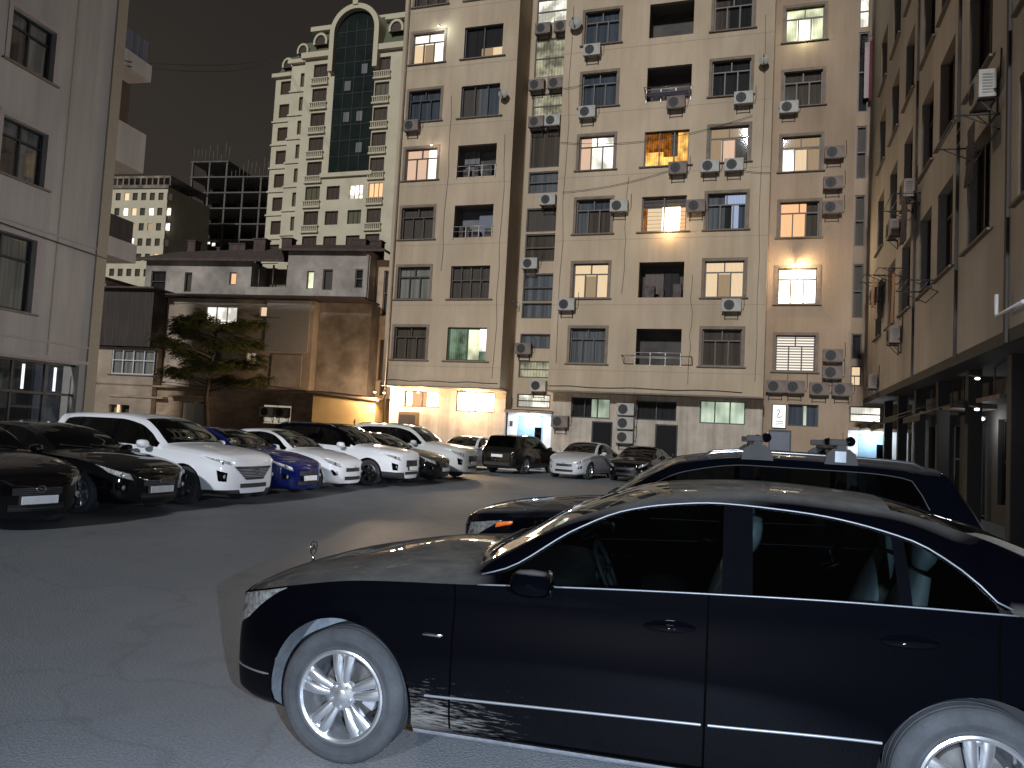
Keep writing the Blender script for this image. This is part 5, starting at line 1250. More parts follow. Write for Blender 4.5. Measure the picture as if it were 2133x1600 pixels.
# ------------------------------------------------------------------ smaller high-rise and unfinished concrete frame
HR = empty('high_rise', rz=-YO); tag(HR, 'pale high-rise with several small lit windows, far left behind the roofs', 'building')
m = MB(); hs = []; st = {}
for r_ in range(6):
    for c_ in range(7):
        x = -97.6 + c_ * 1.72; z = 40.85 - r_ * 2.75; hs.append((x, x + 1.0, z - 1.35, z)); st[len(hs) - 1] = (r_, c_)
wall_face(m, -99, -87.2, 0, 42.0, 120, hs, rev=.3); m.quad((-87.2, 120, 0), (-87.2, 133, 0), (-87.2, 133, 42), (-87.2, 120, 42)); m.quad((-99, 120, 42), (-87.2, 120, 42), (-87.2, 133, 42), (-99, 133, 42)); m.build('wall', M['tower'], HR)
litset = {(0, 1): 'lit_cream', (1, 1): 'lit_white', (1, 2): 'lit_cream', (1, 4): 'lit_white', (1, 6): 'lit_white', (2, 2): 'lit_dim', (2, 4): 'lit_dim', (2, 6): 'lit_white', (3, 2): 'lit_white', (3, 1): 'lit_dim', (4, 5): 'lit_cream'}
for i, h in enumerate(hs): m = MB(); m.quad((h[0], 120.25, h[2]), (h[1], 120.25, h[2]), (h[1], 120.25, h[3]), (h[0], 120.25, h[3])); m.build('window', M[litset.get(st[i], 'win_dark')], HR)
m = MB(); m.box(-99.3, -86.9, 119.7, 120, 41.6, 42.2)
for k in range(11): m.box(-99 + k * 1.18, -98.7 + k * 1.18, 120.2, 120.5, 42.2, 43.6)
m.box(-99, -87, 120.2, 120.5, 43.6, 43.9); m.box(-99, -87.2, 120.5, 132, 43.9, 44.1); m.build('roof_parapet', M['old_brown'], HR)
rebase(HR, YO, -93, 126)
CF = empty('concrete_frame', rz=-YO); tag(CF, 'unfinished dark concrete frame building with bare columns against the night sky', 'building')
mk('concrete', noisy('raw_concrete', (.085, .075, .065), (.14, .125, .11), scale=.5, rough=.95, bump=0)); mk('concrete_dark', plain('concrete_core', (.02, .016, .014), .95))
for k in range(8):
    z = 30.9 + k * 3.25
    if z > 55: break
    x0 = -97 if z < 53 else -97
    m = MB(); x1 = -77 if z < 52 else -88.5; m.box(x0, x1, 140, 152, z, z + .28); m.build('floor_slab', M['concrete'], CF)
    for c_ in range(6):
        x = -96.8 + c_ * 3.9
        if x < x1 - .3:
            m = MB(); m.box(x, x + .35, 140.1, 140.5, z - 2.97, z); m.box(x, x + .35, 145.1, 145.5, z - 2.97, z); m.build('column', M['concrete'], CF)
m = MB(); m.box(-96, -77.5, 147, 151, 0, 50.5); m.build('core_wall', M['concrete_dark'], CF)
m = MB(); rr = random.Random(11)
for k in range(22): x = -96.5 + k * .88; zz = 50.6 if x > -88.5 else 53.9; m.tube([(x, 140.3, zz - .5), (x + rr.uniform(-.1, .1), 140.3, zz + 1.2 + rr.random() * 2.8)], .09, 4)
m.build('rebar', M['concrete'], CF)
m = MB(); m.box(-97.5, -96.0, 139.8, 139.95, 36.8, 38.2); m.box(-92.8, -91.2, 139.8, 139.95, 36.6, 37.0); m.box(-90.6, -90.0, 139.8, 139.95, 36.2, 36.8); m.build('work_light', M['lit_stair2'], CF)
rebase(CF, YO, -87, 146)

# ------------------------------------------------------------------ tree
def leaf_mat(n, a, b):
    m, nt, out = newmat(n); L = nt.links
    p = N(nt, 'ShaderNodeBsdfPrincipled'); p.inputs['Roughness'].default_value = .55; p.inputs['Specular IOR Level'].default_value = .3
    oi = N(nt, 'ShaderNodeTexCoord'); no = N(nt, 'ShaderNodeTexNoise', i_Scale=1.6, i_Detail=4.0); L.new(oi.outputs['Object'], no.inputs['Vector'])
    r = N(nt, 'ShaderNodeValToRGB'); r.color_ramp.elements[0].position = .35; r.color_ramp.elements[1].position = .65; r.color_ramp.elements[0].color = rgba(a); r.color_ramp.elements[1].color = rgba(b)
    L.new(no.outputs['Fac'], r.inputs['Fac']); L.new(r.outputs['Color'], p.inputs['Base Color'])
    t = N(nt, 'ShaderNodeBsdfTranslucent'); L.new(r.outputs['Color'], t.inputs['Color']); mx = N(nt, 'ShaderNodeMixShader'); mx.inputs[0].default_value = .3
    L.new(p.outputs[0], mx.inputs[1]); L.new(t.outputs[0], mx.inputs[2]); L.new(mx.outputs[0], out.inputs['Surface']); return m
mk('leaf', leaf_mat('leaves', (.11, .125, .04), (.22, .22, .08))); mk('bark', noisy('bark', (.05, .035, .025), (.10, .075, .055), scale=6, rough=.95, bump=.5, stretch=(1, 1, .2)))
def tree():
    rnd = random.Random(21); base = Vector(local(YO, -23.4, 36.8, 0)); root = empty('street_tree', base); tag(root, 'small broad leafy tree in front of the old peach house', 'tree')
    t = MB(); tips = []
    trunk = [Vector((0, 0, 0)), Vector((.05, .05, 1.4)), Vector((-.1, 0, 2.6)), Vector((0, 0, 3.8)), Vector((.15, .1, 6.3))]
    t.tube(trunk, [.16, .13, .11, .085, .05], 10)
    for k in range(22):
        a = 2 * PI * k / 15 * 2.4 + rnd.random(); z0 = 3.0 + 3.9 * k / 22; s = trunk[2].lerp(trunk[4], min(1, (z0 - 2.6) / 3.7)); ln = rnd.uniform(2.1, 3.3) * (1 - .36 * k / 22)
        mid = s + Vector((math.cos(a), math.sin(a), .35)) * ln * .5; end = s + Vector((math.cos(a), math.sin(a), rnd.uniform(.18, .42))) * ln
        t.tube([s, mid, end], [.055, .035, .012], 6); tips += [(mid.lerp(end, f), f) for f in (.2, .5, .8, 1.0)]
        for e in (-.6, .6):
            d = Vector((math.cos(a + e), math.sin(a + e), .1)); e2 = mid + d * ln * .45; t.tube([mid, e2], [.025, .008], 5); tips += [(mid.lerp(e2, .6), .6), (e2, 1)]
    t.build('trunk', M['bark'], root)
    V = []; F = []
    for (p, f) in tips:
        for q in range(rnd.randint(14, 21)):
            # a pinnate spray: paired leaflets along a drooping rachis
            a = rnd.random() * 2 * PI; d = Vector((math.cos(a), math.sin(a), rnd.uniform(-.35, .25))); o = p + Vector((rnd.gauss(0, .16), rnd.gauss(0, .16), rnd.gauss(0, .10)))
            L_ = rnd.uniform(.28, .5); sd = Vector((-math.sin(a), math.cos(a), 0))
            for k in range(6):
                c = o + d * (L_ * k / 5) + Vector((0, 0, -.16 * (k / 5) ** 2))
                for s in (-1, 1):
                    ll = .16 * (1 - .3 * abs(k / 5 - .4)); w = .052; tip = c + sd * s * ll + d * .03 + Vector((0, 0, -.03 + rnd.uniform(-.03, .03))); m_ = (c + tip) / 2; i = len(V)
                    V += [c, m_ + d * w + Vector((0, 0, .012)), tip, m_ - d * w + Vector((0, 0, .012))]; F.append((i, i + 1, i + 2, i + 3))
    me = bpy.data.meshes.new('crown'); me.from_pydata([tuple(v) for v in V], [], F); link('crown', me, M['leaf'], root)
tree()
# ------------------------------------------------------------------ air conditioners on the facades (main facade coordinates)
aB = 34.2; aC = 35.9; aS = 36.1
AC = [  # u, z, y, matkind, label
 (-17.32, 16.45, aB, 'ac_dark', 'air conditioner under the dark window of the leftmost column, fifth row up'),
 (-8.25, 19.35, aB, 'ac_white', 'air conditioner below the grey window second row from the photo top, right of the stairwell'),
 (-8.35, 16.4, aB, 'ac_white', 'air conditioner at lower left of the grey window just above the bright white window'),
 (-8.90, 7.4, aB, 'ac_white', 'air conditioner left of the sill of the peach lit window right of the stairwell'),
 (-6.66, 11.9, aB, 'ac_white', 'large air conditioner between the grey window and the brightest orange loggia'),
 (-4.1, 13.5, aB, 'ac_dark', 'air conditioner hanging under the orange lit loggia'),
 (-2.72, 13.5, aB, 'ac_white', 'left one of two air conditioners below the dim pink lit window'),
 (-1.70, 13.5, aB, 'ac_white', 'right one of two air conditioners below the dim pink lit window'),
 (-4.3, 16.5, aB, 'ac_dark', 'small air conditioner below the black loggia with the railing, high up'),
 (-1.40, 16.45, aB, 'ac_white', 'air conditioner below the cluttered dark window above the dim pink one'),
 (-3.25, 11.75, aB, 'ac_dark', 'dirty air conditioner left of the window with blue white light'),
 (-1.60, 7.35, aB, 'ac_white', 'air conditioner under the right end of the cream lit window in the third column'),
 (2.44, 14.4, aC, 'ac_dark', 'topmost of three dark air conditioners right of the rightmost lit windows'),
 (2.42, 13.05, aC, 'ac_dark', 'middle of three dark air conditioners right of the rightmost lit windows'),
 (2.42, 11.95, aC, 'ac_dark', 'lowest of three dark air conditioners right of the rightmost lit windows'),
 (.50, 16.6, aC, 'ac_white', 'air conditioner at lower left of the dark window below the greenish white one'),
 (2.60, 5.45, aC, 'ac_dark', 'upper air conditioner right of the window with the lit blinds'),
 (2.60, 4.72, aC, 'ac_dark', 'air conditioner just right of and below the lit blinds window'),
 (2.10, 4.0, aC, 'ac_dark', 'air conditioner in the low row, right of the pair under the lit blinds'),
 (3.0, 4.0, aC, 'ac_dark', 'air conditioner at the right end of the low row under the lit blinds'),
 (1.10, 4.05, aC, 'ac_dark', 'right one of the pair straight under the lit blinds'),
 (.30, 4.05, aC, 'ac_dark', 'left one of the pair straight under the lit blinds'),
 (-11.35, 9.78, aS, 'ac_white', 'air conditioner left of the stairwell strip, between the third and fourth rows'),
 (-11.45, 5.55, aS, 'ac_dark', 'air conditioner left of the stairwell strip beside the greenish lit window'),
 (-10.61, 3.75, aS, 'ac_white', 'air conditioner between the two lowest lit stairwell windows'),
 (-10.59, 12.95, aS, 'ac_white', 'single pale air conditioner in the middle of the stairwell strip'),
 (-11.39, 16.95, aS, 'ac_dark', 'left air conditioner of the pair in the stairwell below the yellowish lit panes'),
 (-10.55, 16.95, aS, 'ac_white', 'right air conditioner of the pair in the stairwell below the yellowish lit panes'),
 (-11.47, 18.85, aS, 'ac_dark', 'left air conditioner of the pair between the lit stairwell panes'),
 (-10.48, 18.85, aS, 'ac_dark', 'right air conditioner of the pair between the lit stairwell panes'),
 (-11.29, 21.75, aS, 'ac_dark', 'left air conditioner of the top pair in the stairwell strip'),
 (-10.29, 21.75, aS, 'ac_dark', 'right air conditioner of the top pair in the stairwell strip'),
 (-9.20, 2.05, 35.2, 'ac_dark', 'air conditioner right of the first white entrance porch'),
 (-6.14, 2.75, 35.2, 'ac_white', 'topmost of three stacked air conditioners between the two dark doors'),
 (-6.14, 2.12, 35.2, 'ac_white', 'middle of three stacked air conditioners between the two dark doors'),
 (-6.14, 1.48, 35.2, 'ac_white', 'lowest of three stacked air conditioners between the two dark doors'),
 (2.6, 1.55, aC, 'ac_dark', 'air conditioner low on the wall left of the second entrance porch'),
]
for u, z, y, mt, lb in AC: ac_unit(u, y, z, YM, lb, mat=mt)
# on the wing (wing frame x=-d, y=u)
for d, z, mt, lb in ((27.4, 5.2, 'ac_dark', 'boxy air conditioner low on the wing facade near the inner corner'), (28.0, 8.85, 'ac_dark', 'air conditioner on the wing beside the dark window, second row up'),
                     (25.3, 9.3, 'ac_dark', 'air conditioner hanging beside laundry on the wing facade'), (16.7, 8.55, 'ac_white', 'large pale air conditioner on the wing facade nearest the right edge'), (32.2, 7.4, 'ac_dark', 'air conditioner on the wing closest to the lit strip window'), (32.6, 4.1, 'ac_dark', 'lowest air conditioner on the wing by the yellow lit window')):
    ac_unit(-d, 4.0, z, YW, lb, mat=mt)
# on the old house
for u, mt, lb in ((-21.2, 'ac_white', 'air conditioner on the brown garage wall left of the yellow shed'), (-20.3, 'ac_dark', 'darker air conditioner on the garage wall, the one nearer the yellow shed')):
    ac_unit(u, 39.3, 1.85, YO, lb, mat=mt)

# laundry and clothes racks
def rack(frame, x, y, z, label, w=1.5, cloth=None):
    r = empty('clothes_rack', local(frame, x, y, z), -frame); tag(r, label, 'clothes rack')
    m = MB()
    for s in (-w / 2, w / 2): m.tube([(s, 0, 0), (s, -.75, .02)], .018, 5); m.tube([(s, 0, -.3), (s, -.6, 0)], .012, 5)
    m.tube([(-w / 2, -.02, -.3), (w / 2, -.02, -.3)], .01, 5); m.tube([(-w / 2, -.75, .02), (w / 2, -.75, .02)], .01, 5)
    m.build('bracket', M['iron'], r)
    for k in range(4):
        m = MB(); m.tube([(-w / 2, -.2 - k * .17, .02), (0, -.2 - k * .17, -.01), (w / 2, -.2 - k * .17, .02)], .006, 4); m.build('line', M['rail_metal'], r)
    if cloth:
        for k, (a, b, h, c) in enumerate(cloth):
            m = MB(); P_ = [[(a + (b - a) * i / 8, -.2 - k * .17 + .03 * math.sin(i * 1.7 + j) * (j / 5), .0 - h * j / 5) for i in range(9)] for j in range(6)]; m.grid(P_); o = m.build('laundry', M[c], r)
mk('cloth_white', plain('cloth_white', (.42, .33, .33), .9)); mk('cloth_dark', plain('cloth_dark', (.05, .04, .05), .9)); mk('cloth_red', plain('cloth_red', (.16, .03, .03), .9)); mk('cloth_peach', plain('cloth_peach', (.45, .26, .15), .9))
rack(YW, -17.2, 4.0, 8.2, 'wall clothes rack with dark laundry, high on the wing at right', 1.8, [(-.8, -.1, .9, 'cloth_dark'), (.1, .7, .7, 'cloth_dark')])
rack(YW, -22.4, 4.0, 6.1, 'empty clothes rack sticking out of the wing at mid height', 1.6)
rack(YW, -25.2, 4.0, 9.2, 'clothes rack with brown laundry on the wing near the inner corner', 1.8, [(-.8, 0, 1.1, 'cloth_dark'), (.0, .8, 1.3, 'cloth_dark')])
rack(YW, -27.6, 4.0, 7.6, 'clothes rack with a peach towel on the wing', 1.2, [(-.4, .2, 1.6, 'cloth_peach')])
rack(YW, -31.6, 4.0, 8.2, 'clothes rack with pale sheets beside the corner strip windows', 1.4, [(-.6, .2, 1.5, 'cloth_white'), (-.1, .6, 1.1, 'cloth_peach')])
rack(YM, 4.0, 37.2, 20.2, 'clothes rack with a long white towel high in the corner strip', .9, [(-.3, .0, 2.6, 'cloth_white'), (-.1, .4, 2.8, 'cloth_red')])
rack(YM, -12.1, 35.9, 8.1, 'small rack on the side wall left of the stairwell strip', .5)
rack(YM, -4.67, 34.2, 17.35, 'clothes rack with folded cloth across the high black loggia', 2.0, [(-.9, .9, .22, 'cloth_dark')])
rack(YM, -4.67, 34.2, 5.32, 'long bare clothes line across the lowest black loggia', 3.0)

# satellite dishes, pipes and loose wiring on the facade
def dish(u, z, y, frame, label, r=.32, tilt=.5):
    o = empty('satellite_dish', local(frame, u, y, z), -frame); tag(o, label, 'satellite dish', 'satellite dishes on the facades')
    m = MB(); m.lathe([(r * k / 5, -.45 + .35 * (r * k / 5) ** 2 / r) for k in range(6)], seg=20); m.build('reflector', M['ac_white'], o)
    m = MB(); m.tube([(0, 0, -.2), (0, -.25, -.15), (0, -.43, 0)], .02, 6); m.tube([(0, -.43, -r * .9), (0, -.8, -.05)], .01, 5); m.box(-.03, .03, -.86, -.78, -.08, 0); m.build('arm', M['iron'], o)
dish(-9.1, 21.0, aB, YM, 'satellite dish at the top left of the middle bay beside the stairwell')
dish(-.6, 18.3, aB, YM, 'small satellite dish near the right edge of the middle bay, high up', .22)
dish(-12.5, 17.9, aB, YM, 'satellite dish at the right edge of the left bay, level with the high pale curtains', .24)
def wire(pts, label, r=.010, frame=YM):
    w = [Vector(local(frame, *p)) for p in pts]; m = MB(); m.tube([p - w[0] for p in w], r, 5); o = m.build('wire', M['cable']); o.location = w[0]; tag(o, label, 'wire', 'loose wires fixed to the facades')
rw = random.Random(9)
for (u, z0, z1, lb) in ((-9.3, 5.0, 22.0, 'long vertical wire down the left edge of the middle bay'), (-6.35, 8.2, 13.6, 'wire dropping between the first and second window columns of the middle bay'), (-.55, 4.4, 20.5, 'long vertical wire down the right edge of the middle bay'),
                        (-3.3, 4.2, 9.0, 'wire running up beside the lowest black loggia'), (-12.35, 4.2, 16.0, 'wire down the right edge of the left bay'), (-15.3, 9.4, 18.2, 'wire between the two window columns of the left bay')):
    n = 9; wire([(u + rw.uniform(-.06, .06), aB - .02, z0 + (z1 - z0) * k / n) for k in range(n + 1)], lb)
wire([(-9.6 + .95 * k, aB - .03, 3.93 + .03 * math.sin(k * 1.9)) for k in range(10)], 'bundle of wires strung along the bottom of the middle bay', .018)
wire([(-18.1 + .75 * k, aB - .03, 3.97 + .03 * math.sin(k * 2.3)) for k in range(9)], 'bundle of wires strung along the bottom of the left bay', .016)
wire([(-30 + 1.4 * k, 39.2, 3.45 + .12 * math.sin(k * 1.3)) for k in range(9)], 'sagging wire along the old house above the garages', .018, YO)
wire([(-28 + 1.2 * k, 38.85, 8.36 + .10 * math.sin(k * 2.1)) for k in range(10)], 'sagging wire under the old house ledge', .018, YO)

# cables
def cable(p, q, sag, label, r=.012, grp='cables strung across the facades'):
    p, q = Vector(p), Vector(q); m = MB(); m.tube([p.lerp(q, f) - p - Vector((0, 0, sag * 4 * f * (1 - f))) for f in np.linspace(0, 1, 15)], r, 5)
    o = m.build('cable', M['cable']); o.location = p; tag(o, label, 'cable', grp)
F_ = lambda u, z, y=34.12: local(YM, u, y, z)
cable(F_(-9.6, 18.0), F_(-7.9, 18.4), .12, 'short cable running right from the stairwell near the upper grey window')
cable(F_(-9.6, 15.4), F_(-1.0, 16.0), .5, 'long cable sagging above the orange lit loggia')
cable(F_(-1.9, 13.7), F_(-.2, 13.4), .05, 'short cable right of the two air conditioners')
cable(F_(-9.4, 13.0), F_(-4.0, 13.9), .2, 'thin cable slanting up over the large air conditioner')
cable(local(YL, 20.45, 17.5, 12.6), local(YM, -60, 80, 47.5), .8, 'long pale cable crossing the night sky to the tower', .02)
cable(local(YL, 20.45, 17.5, 12.75), local(YM, -60, 80, 47.9), .6, 'second cable crossing the night sky just above the first', .02)
cable(local(YL, 8, 17.55, 6.9), local(YL, 20.3, 17.55, 6.4), .1, 'black cable along the grey building under the second floor', .02)

# ------------------------------------------------------------------ lamps of the place, and added ones for glow and fill
def lamp(name, loc, mat, label, power, color, r=.09, spot=None, aim=None, rad=.12):
    root = empty(name, loc); tag(root, label, 'lamp')
    m = MB(); m.lathe([(.001, r * .5), (r * .6, r * .42), (r, 0), (r * .6, -r * .42), (.001, -r * .5)], axis='z', seg=16); m.build('bulb', M[mat], root)
    m = MB(); m.lathe([(.001, r * .9), (r * 1.25, r * .85), (r * 1.3, r * .55), (.001, r * .55)], axis='z', seg=16); m.tube([(0, 0, r * .8), (0, .25, r * 1.6)], .02, 6); m.build('lamp_housing', M['cable'], root)
    ld = bpy.data.lights.new(name + '_light', 'SPOT' if spot else 'POINT'); ld.energy = power; ld.color = color; ld.shadow_soft_size = rad
    if spot: ld.spot_size = spot; ld.spot_blend = .8
    lo = bpy.data.objects.new(name + '_light', ld); COL.objects.link(lo); lo.parent = root
    lo.location = (0, -.02, -r * 1.5) if not spot else (0, 0, -r)
    if aim: 
        d = (Vector(aim) - Vector(loc)); lo.rotation_euler = d.to_track_quat('-Z', 'Y').to_euler()
    return root
lamp('porch_lamp', local(YM, -10.75, 35.0, 2.52), 'lamp_white', 'cold white lamp over the blue door of the left entrance porch', 95, (.78, .90, 1), .09)
lamp('porch_lamp', local(YM, 4.3, 35.9, 2.42), 'lamp_white', 'cold white lamp over the blue door of the right entrance porch', 95, (.85, .95, 1), .09)
lamp('flood_lamp', local(YM, -17.9, 33.95, 3.3), 'lamp_warm', 'small warm flood lamp at the left corner under the overhang', 2300, (1, .72, .48), .07, spot=math.radians(150), aim=local(YM, -6, 14, 4.0))
lamp('added_wall_lamp', local(YM, -18.75, 34.55, 3.35), 'lamp_warm', 'added warm lamp at the corner of the block, in front of the yellow shed', 1300, (1, .72, .48), .07)  # added to light the old house and the shed
lamp('shop_lamp', local(YM, -13.6, 34.45, 3.40), 'lamp_warm', 'warm lamp under the overhang above the brightest shop window', 420, (1, .66, .36), .07)
lamp('shop_lamp', local(YM, -16.3, 34.45, 3.40), 'lamp_warm', 'warm lamp under the overhang above the left shop window', 240, (1, .66, .36), .07)
lamp('arcade_lamp', local(YM, 5.3, 23.0, 2.70), 'lamp_small', 'flat white ceiling lamp in the dark arcade at right', 25, (.9, .95, 1), .10)
lamp('arcade_lamp', local(YM, 3.85, 17.0, 3.22), 'lamp_small', 'upper of two small square lights in the arcade near the right edge', 6500, (.97, .97, 1), .05, spot=math.radians(75), aim=local(YM, -17, 17, 8.5))  # the strong spot on this small light is added to brighten the left building
lamp('arcade_lamp', local(YM, 3.85, 17.0, 2.62), 'lamp_small', 'lower of two small square lights in the arcade near the right edge', 4, (1, .95, .9), .05)
for u_, z_, y_, pw, col_, lb_ in ((1.1, 9.66, 35.9, 170, (1, .74, .45), 'added warm lamp for the glow over the brightest window of the right bay'), (1.1, 20.2, 35.9, 25, (.95, 1, .7), 'added lamp for the glow below the greenish white window at the top of the right bay'),
                                 (-16.1, 21.66, 34.2, 28, (.85, 1, .95), 'added cold lamp for the glow at the top right corner of the bright white window, left bay'), (-4.4, 11.1, 34.2, 55, (1, .66, .34), 'added warm lamp for the glow at the foot of the brightest orange window in the middle bay'),
                                 (-16.1, 12.0 + 3.6, 34.2, 12, (1, .8, .65), 'added small lamp for the glow at the upper right of the pink lit window, left bay')):
    lamp('added_glow_lamp', local(YM, u_, y_ - .38, z_), 'lamp_white' if col_[2] > .9 else 'lamp_warm', lb_, pw, col_, .05, rad=.05)  # added bulbs that imitate the glow round the bright windows
# pale bent pipe on the wing at the right edge
m = MB(); m.tube([(-.35, -.1, .35), (-.35, -.1, 0), (-.30, -.1, -.05), (1.2, -.1, -.05)], .035, 8); o = m.build('wall_pipe', M['frame_white']); o.location = local(YW, -15.2, 3.9, 4.25); o.rotation_euler = (0, 0, -YW); tag(o, 'pale bent pipe low on the wing wall at the right edge', 'pipe')

# ------------------------------------------------------------------ cars
mp = lambda p, g='glass_tint', **k: dict(paint=M[p], glass=M[g], **k)
CY = .2598890; cx0, cy0 = -.5603988, 4.8049325
ca, cs = math.cos(CY), math.sin(CY)
hero_loc = (cx0 - .83 * ca, cy0 + .83 * cs, 0)
hero, HB = make_car('sedan_car', 'black sedan with dusty roof and five double spoke wheels, side on in the foreground', hero_loc, -CY, spec_sedan,
                    dict(paint=M['paint_hero'], glass=M['glass_clear'], trim=M['trim_satin'], handle=M['gloss_black']), hi=True, wheel='double', plate=False, fog=None)
# hero extras: rub strip, sill, bonnet star, fender badge, rear lamps already
for s in (1, -1):
    for a, b in ((1.30, 2.59), (2.62, 3.32)):
        m = MB(); R_ = []
        for tt in np.linspace(a, b, 14): R_.append([HB.at(tt, 3.03, .004, s), HB.at(tt, 3.06, .013, s), HB.at(tt, 3.09, .004, s)])
        m.grid(R_); m.build('rub_strip', M['trim_satin'], hero)
    m = MB(); R_ = []
    for tt in np.linspace(1.24, 3.28, 24): R_.append([HB.at(tt, 1.95, .02, s), HB.at(tt, 1.8, .028, s), HB.at(tt, 1.5, .022, s), HB.at(tt, 1.05, .005, s)])
    m.grid(R_); m.build('sill_panel', M['arch_dusty'], hero)
    m = MB(); HB.patch(m, [(1.27, 4.18), (1.38, 4.16), (1.38, 4.25), (1.27, 4.26)], 6, 2, .008, s, thick=.002); m.build('fender_badge', M['chrome'], hero)
    m = MB(); HB.patch(m, [(.06, 3.05), (.42, 3.0), (.42, 3.08), (.06, 3.13)], 8, 2, .008, s, thick=.002); m.build('bumper_strip', M['trim_satin'], hero)
p = Vector(HB.at(.16, 9.99, 0)); m = MB(); c = p + Vector((0, 0, .085))
c.y = 0
m.tube([c + Vector((.0, .042 * math.cos(a), .042 * math.sin(a))) for a in np.linspace(0, 2 * PI, 25)], .0045, 6)
for k in range(3):
    a = PI / 2 + k * 2 * PI / 3; m.tube([c, c + Vector((0, .042 * math.cos(a), .042 * math.sin(a)))], [.0075, .002], 5)
m.tube([c - Vector((0, 0, .042)), p - Vector((0, p.y, .01))], [.006, .014], 8); 
o = m.build('hood_ornament', M['chrome'], hero); o.rotation_euler = (0, 0, 0)

# navy SUV behind
na = (math.sin(CY), math.cos(CY))
sl = (hero_loc[0] + .34 * ca + 3.05 * na[0], hero_loc[1] - .34 * cs + 3.05 * na[1], 0)
suv, SB = make_car('suv_car', 'dark navy SUV with roof cross bars parked behind the black sedan', sl, -CY, spec_suv, dict(paint=M['paint_navy'], glass=M['glass_tint'], trim=M['cladding']),
                   scale=(.945, .97, .972), hi=True, wheel='five', plate=False, fog=None, rails=True)
m = MB(); SB.patch(m, [(.40, 5.2), (.62, 5.35), (.62, 5.75), (.42, 5.8)], 5, 4, .012, -1); m.build('turn_signal', M['amber'], suv)
for xb in (2.62, 3.28):
    r = empty('roof_bar', parent=suv); 
    m = MB(); zt_ = 1.652 * .972 + .115; m.tube([(xb, -.70, zt_), (xb, .70, zt_)], .022, 8, flat=1.8); m.build('cross_bar', M['cladding'], r)
    for s in (-1, 1):
        m = MB(); y = s * .66
        m.grid([[(xb - .13, yy, zt_ - .14), (xb - .11, yy, zt_ - .05), (xb - .06, yy, zt_ - .01), (xb + .06, yy, zt_ - .01), (xb + .11, yy, zt_ - .05), (xb + .13, yy, zt_ - .14)] for yy in (y - .035, y + .035)], smooth=False)
        for yy in (y - .035, y + .035): m.poly([(xb - .13, yy, zt_ - .14), (xb - .11, yy, zt_ - .05), (xb - .06, yy, zt_ - .01), (xb + .06, yy, zt_ - .01), (xb + .11, yy, zt_ - .05), (xb + .13, yy, zt_ - .14)])
        m.build('bar_foot', M['cladding'], r)
        m = MB(); m.box(xb - .05, xb + .035, y - s * -.04 - .004, y - s * -.04 + .004, zt_ - .12, zt_ - .03); m.build('foot_plate', M['cladding' if xb < 3 else 'chrome_dark'], r)
        m = MB(); m.box(xb - .09, xb + .05, y - .03, y + .03, zt_ + .015, zt_ + .07); m.build('clamp', M['cladding'], r, bevel=.012)
        m = MB(); m.lathe([(.001, -.035), (.035, -.03), (.042, 0), (.035, .03), (.001, .035)], cx=xb + .07, cz=zt_ + .055, seg=16)
        for k in range(len(m.v)): x_, y_, z_ = m.v[k]; m.v[k] = (x_, y_ + y, z_)
        m.build('clamp_knob', M['gloss_black'], r, sharp=50)

yc, ys = math.cos(YM), math.sin(YM)
def row(name, label, u, n, spec, mats, extra=0.0, **kw):
    S = spec(); sx = kw.get('scale', (1, 1, 1))[0]; fa = S['fa'] * sx
    U, V_ = u + fa, n + .82
    loc = (U * yc + V_ * ys, -U * ys + V_ * yc, 0)
    return make_car(name, label, loc, PI - YM + extra, spec, mats, group='cars parked in the left row', **kw)
row('hatchback_car', 'black car cut off by the left edge of the photo, white plate in front', -10.35, 7.35, spec_sedan, mp('paint_black'), scale=(.95, .98, 1.0), wheel='five', extra=-.12)
row('sedan_car', 'low black sedan with bright headlight and white plate, second from left', -10.7, 9.95, spec_sedan, mp('paint_black'), wheel='y', scale=(1.0, 1.0, .97))
row('suv_car', 'large white SUV with black hexagonal grille and slim lamps in the left row', -10.58, 12.22, spec_suv, mp('paint_white'), wheel='dark', grille='hex', plate=False, rails=False, lamp_tall=.45, clad=2.2)
row('sedan_car', 'dark blue sedan squeezed between two white cars', -10.67, 14.5, spec_sedan, mp('paint_blue'), wheel='five', scale=(.95, .97, .98))
row('hatchback_car', 'small white car with swept headlights right of the blue one', -10.8, 16.8, spec_sedan, mp('paint_white'), wheel='five', scale=(.90, .92, .98), plate=False, fog='slim')
row('suv_car', 'white crossover with black roof, dark wheels and cladding in the left row', -10.55, 19.4, spec_suv, mp('paint_white'), wheel='dark', roof_mat=M['gloss_black'], clad=True, scale=(.965, .98, .99), lamp_tall=.8, rails=True)
row('sedan_car', 'dark bronze sedan whose nose shows right of the white crossover', -10.4, 21.7, spec_sedan, mp('paint_bronze'), wheel='five', scale=(.95, .97, .98))
row('off_road_car', 'tall white off-road car with roof rails at the far end of the left row', -10.65, 24.4, spec_suv, mp('paint_pearl'), wheel='five', scale=(1.0, 1.0, 1.06), rails=True, lamp_tall=1.2)
row('sedan_car', 'beige car parked alone against the garages behind the row', -17.6, 20.6, spec_sedan, mp('paint_beige'), wheel='five', scale=(.93, .95, 1.0), plate=False)
def free(name, label, x, y, heading, spec, mats, **kw):
    """x,y = middle of the nose on the ground, heading = direction the car points"""
    return make_car(name, label, (x, y, 0), heading + PI, spec, mats, group='cars parked before the block', **kw)
free('sedan_car', 'white sedan facing the camera left of the dark wagon, by the lit wall', -2.6, 31.6, math.radians(-112), spec_sedan, mp('paint_white'), wheel='five', scale=(.9, .93, .98), fog=None)
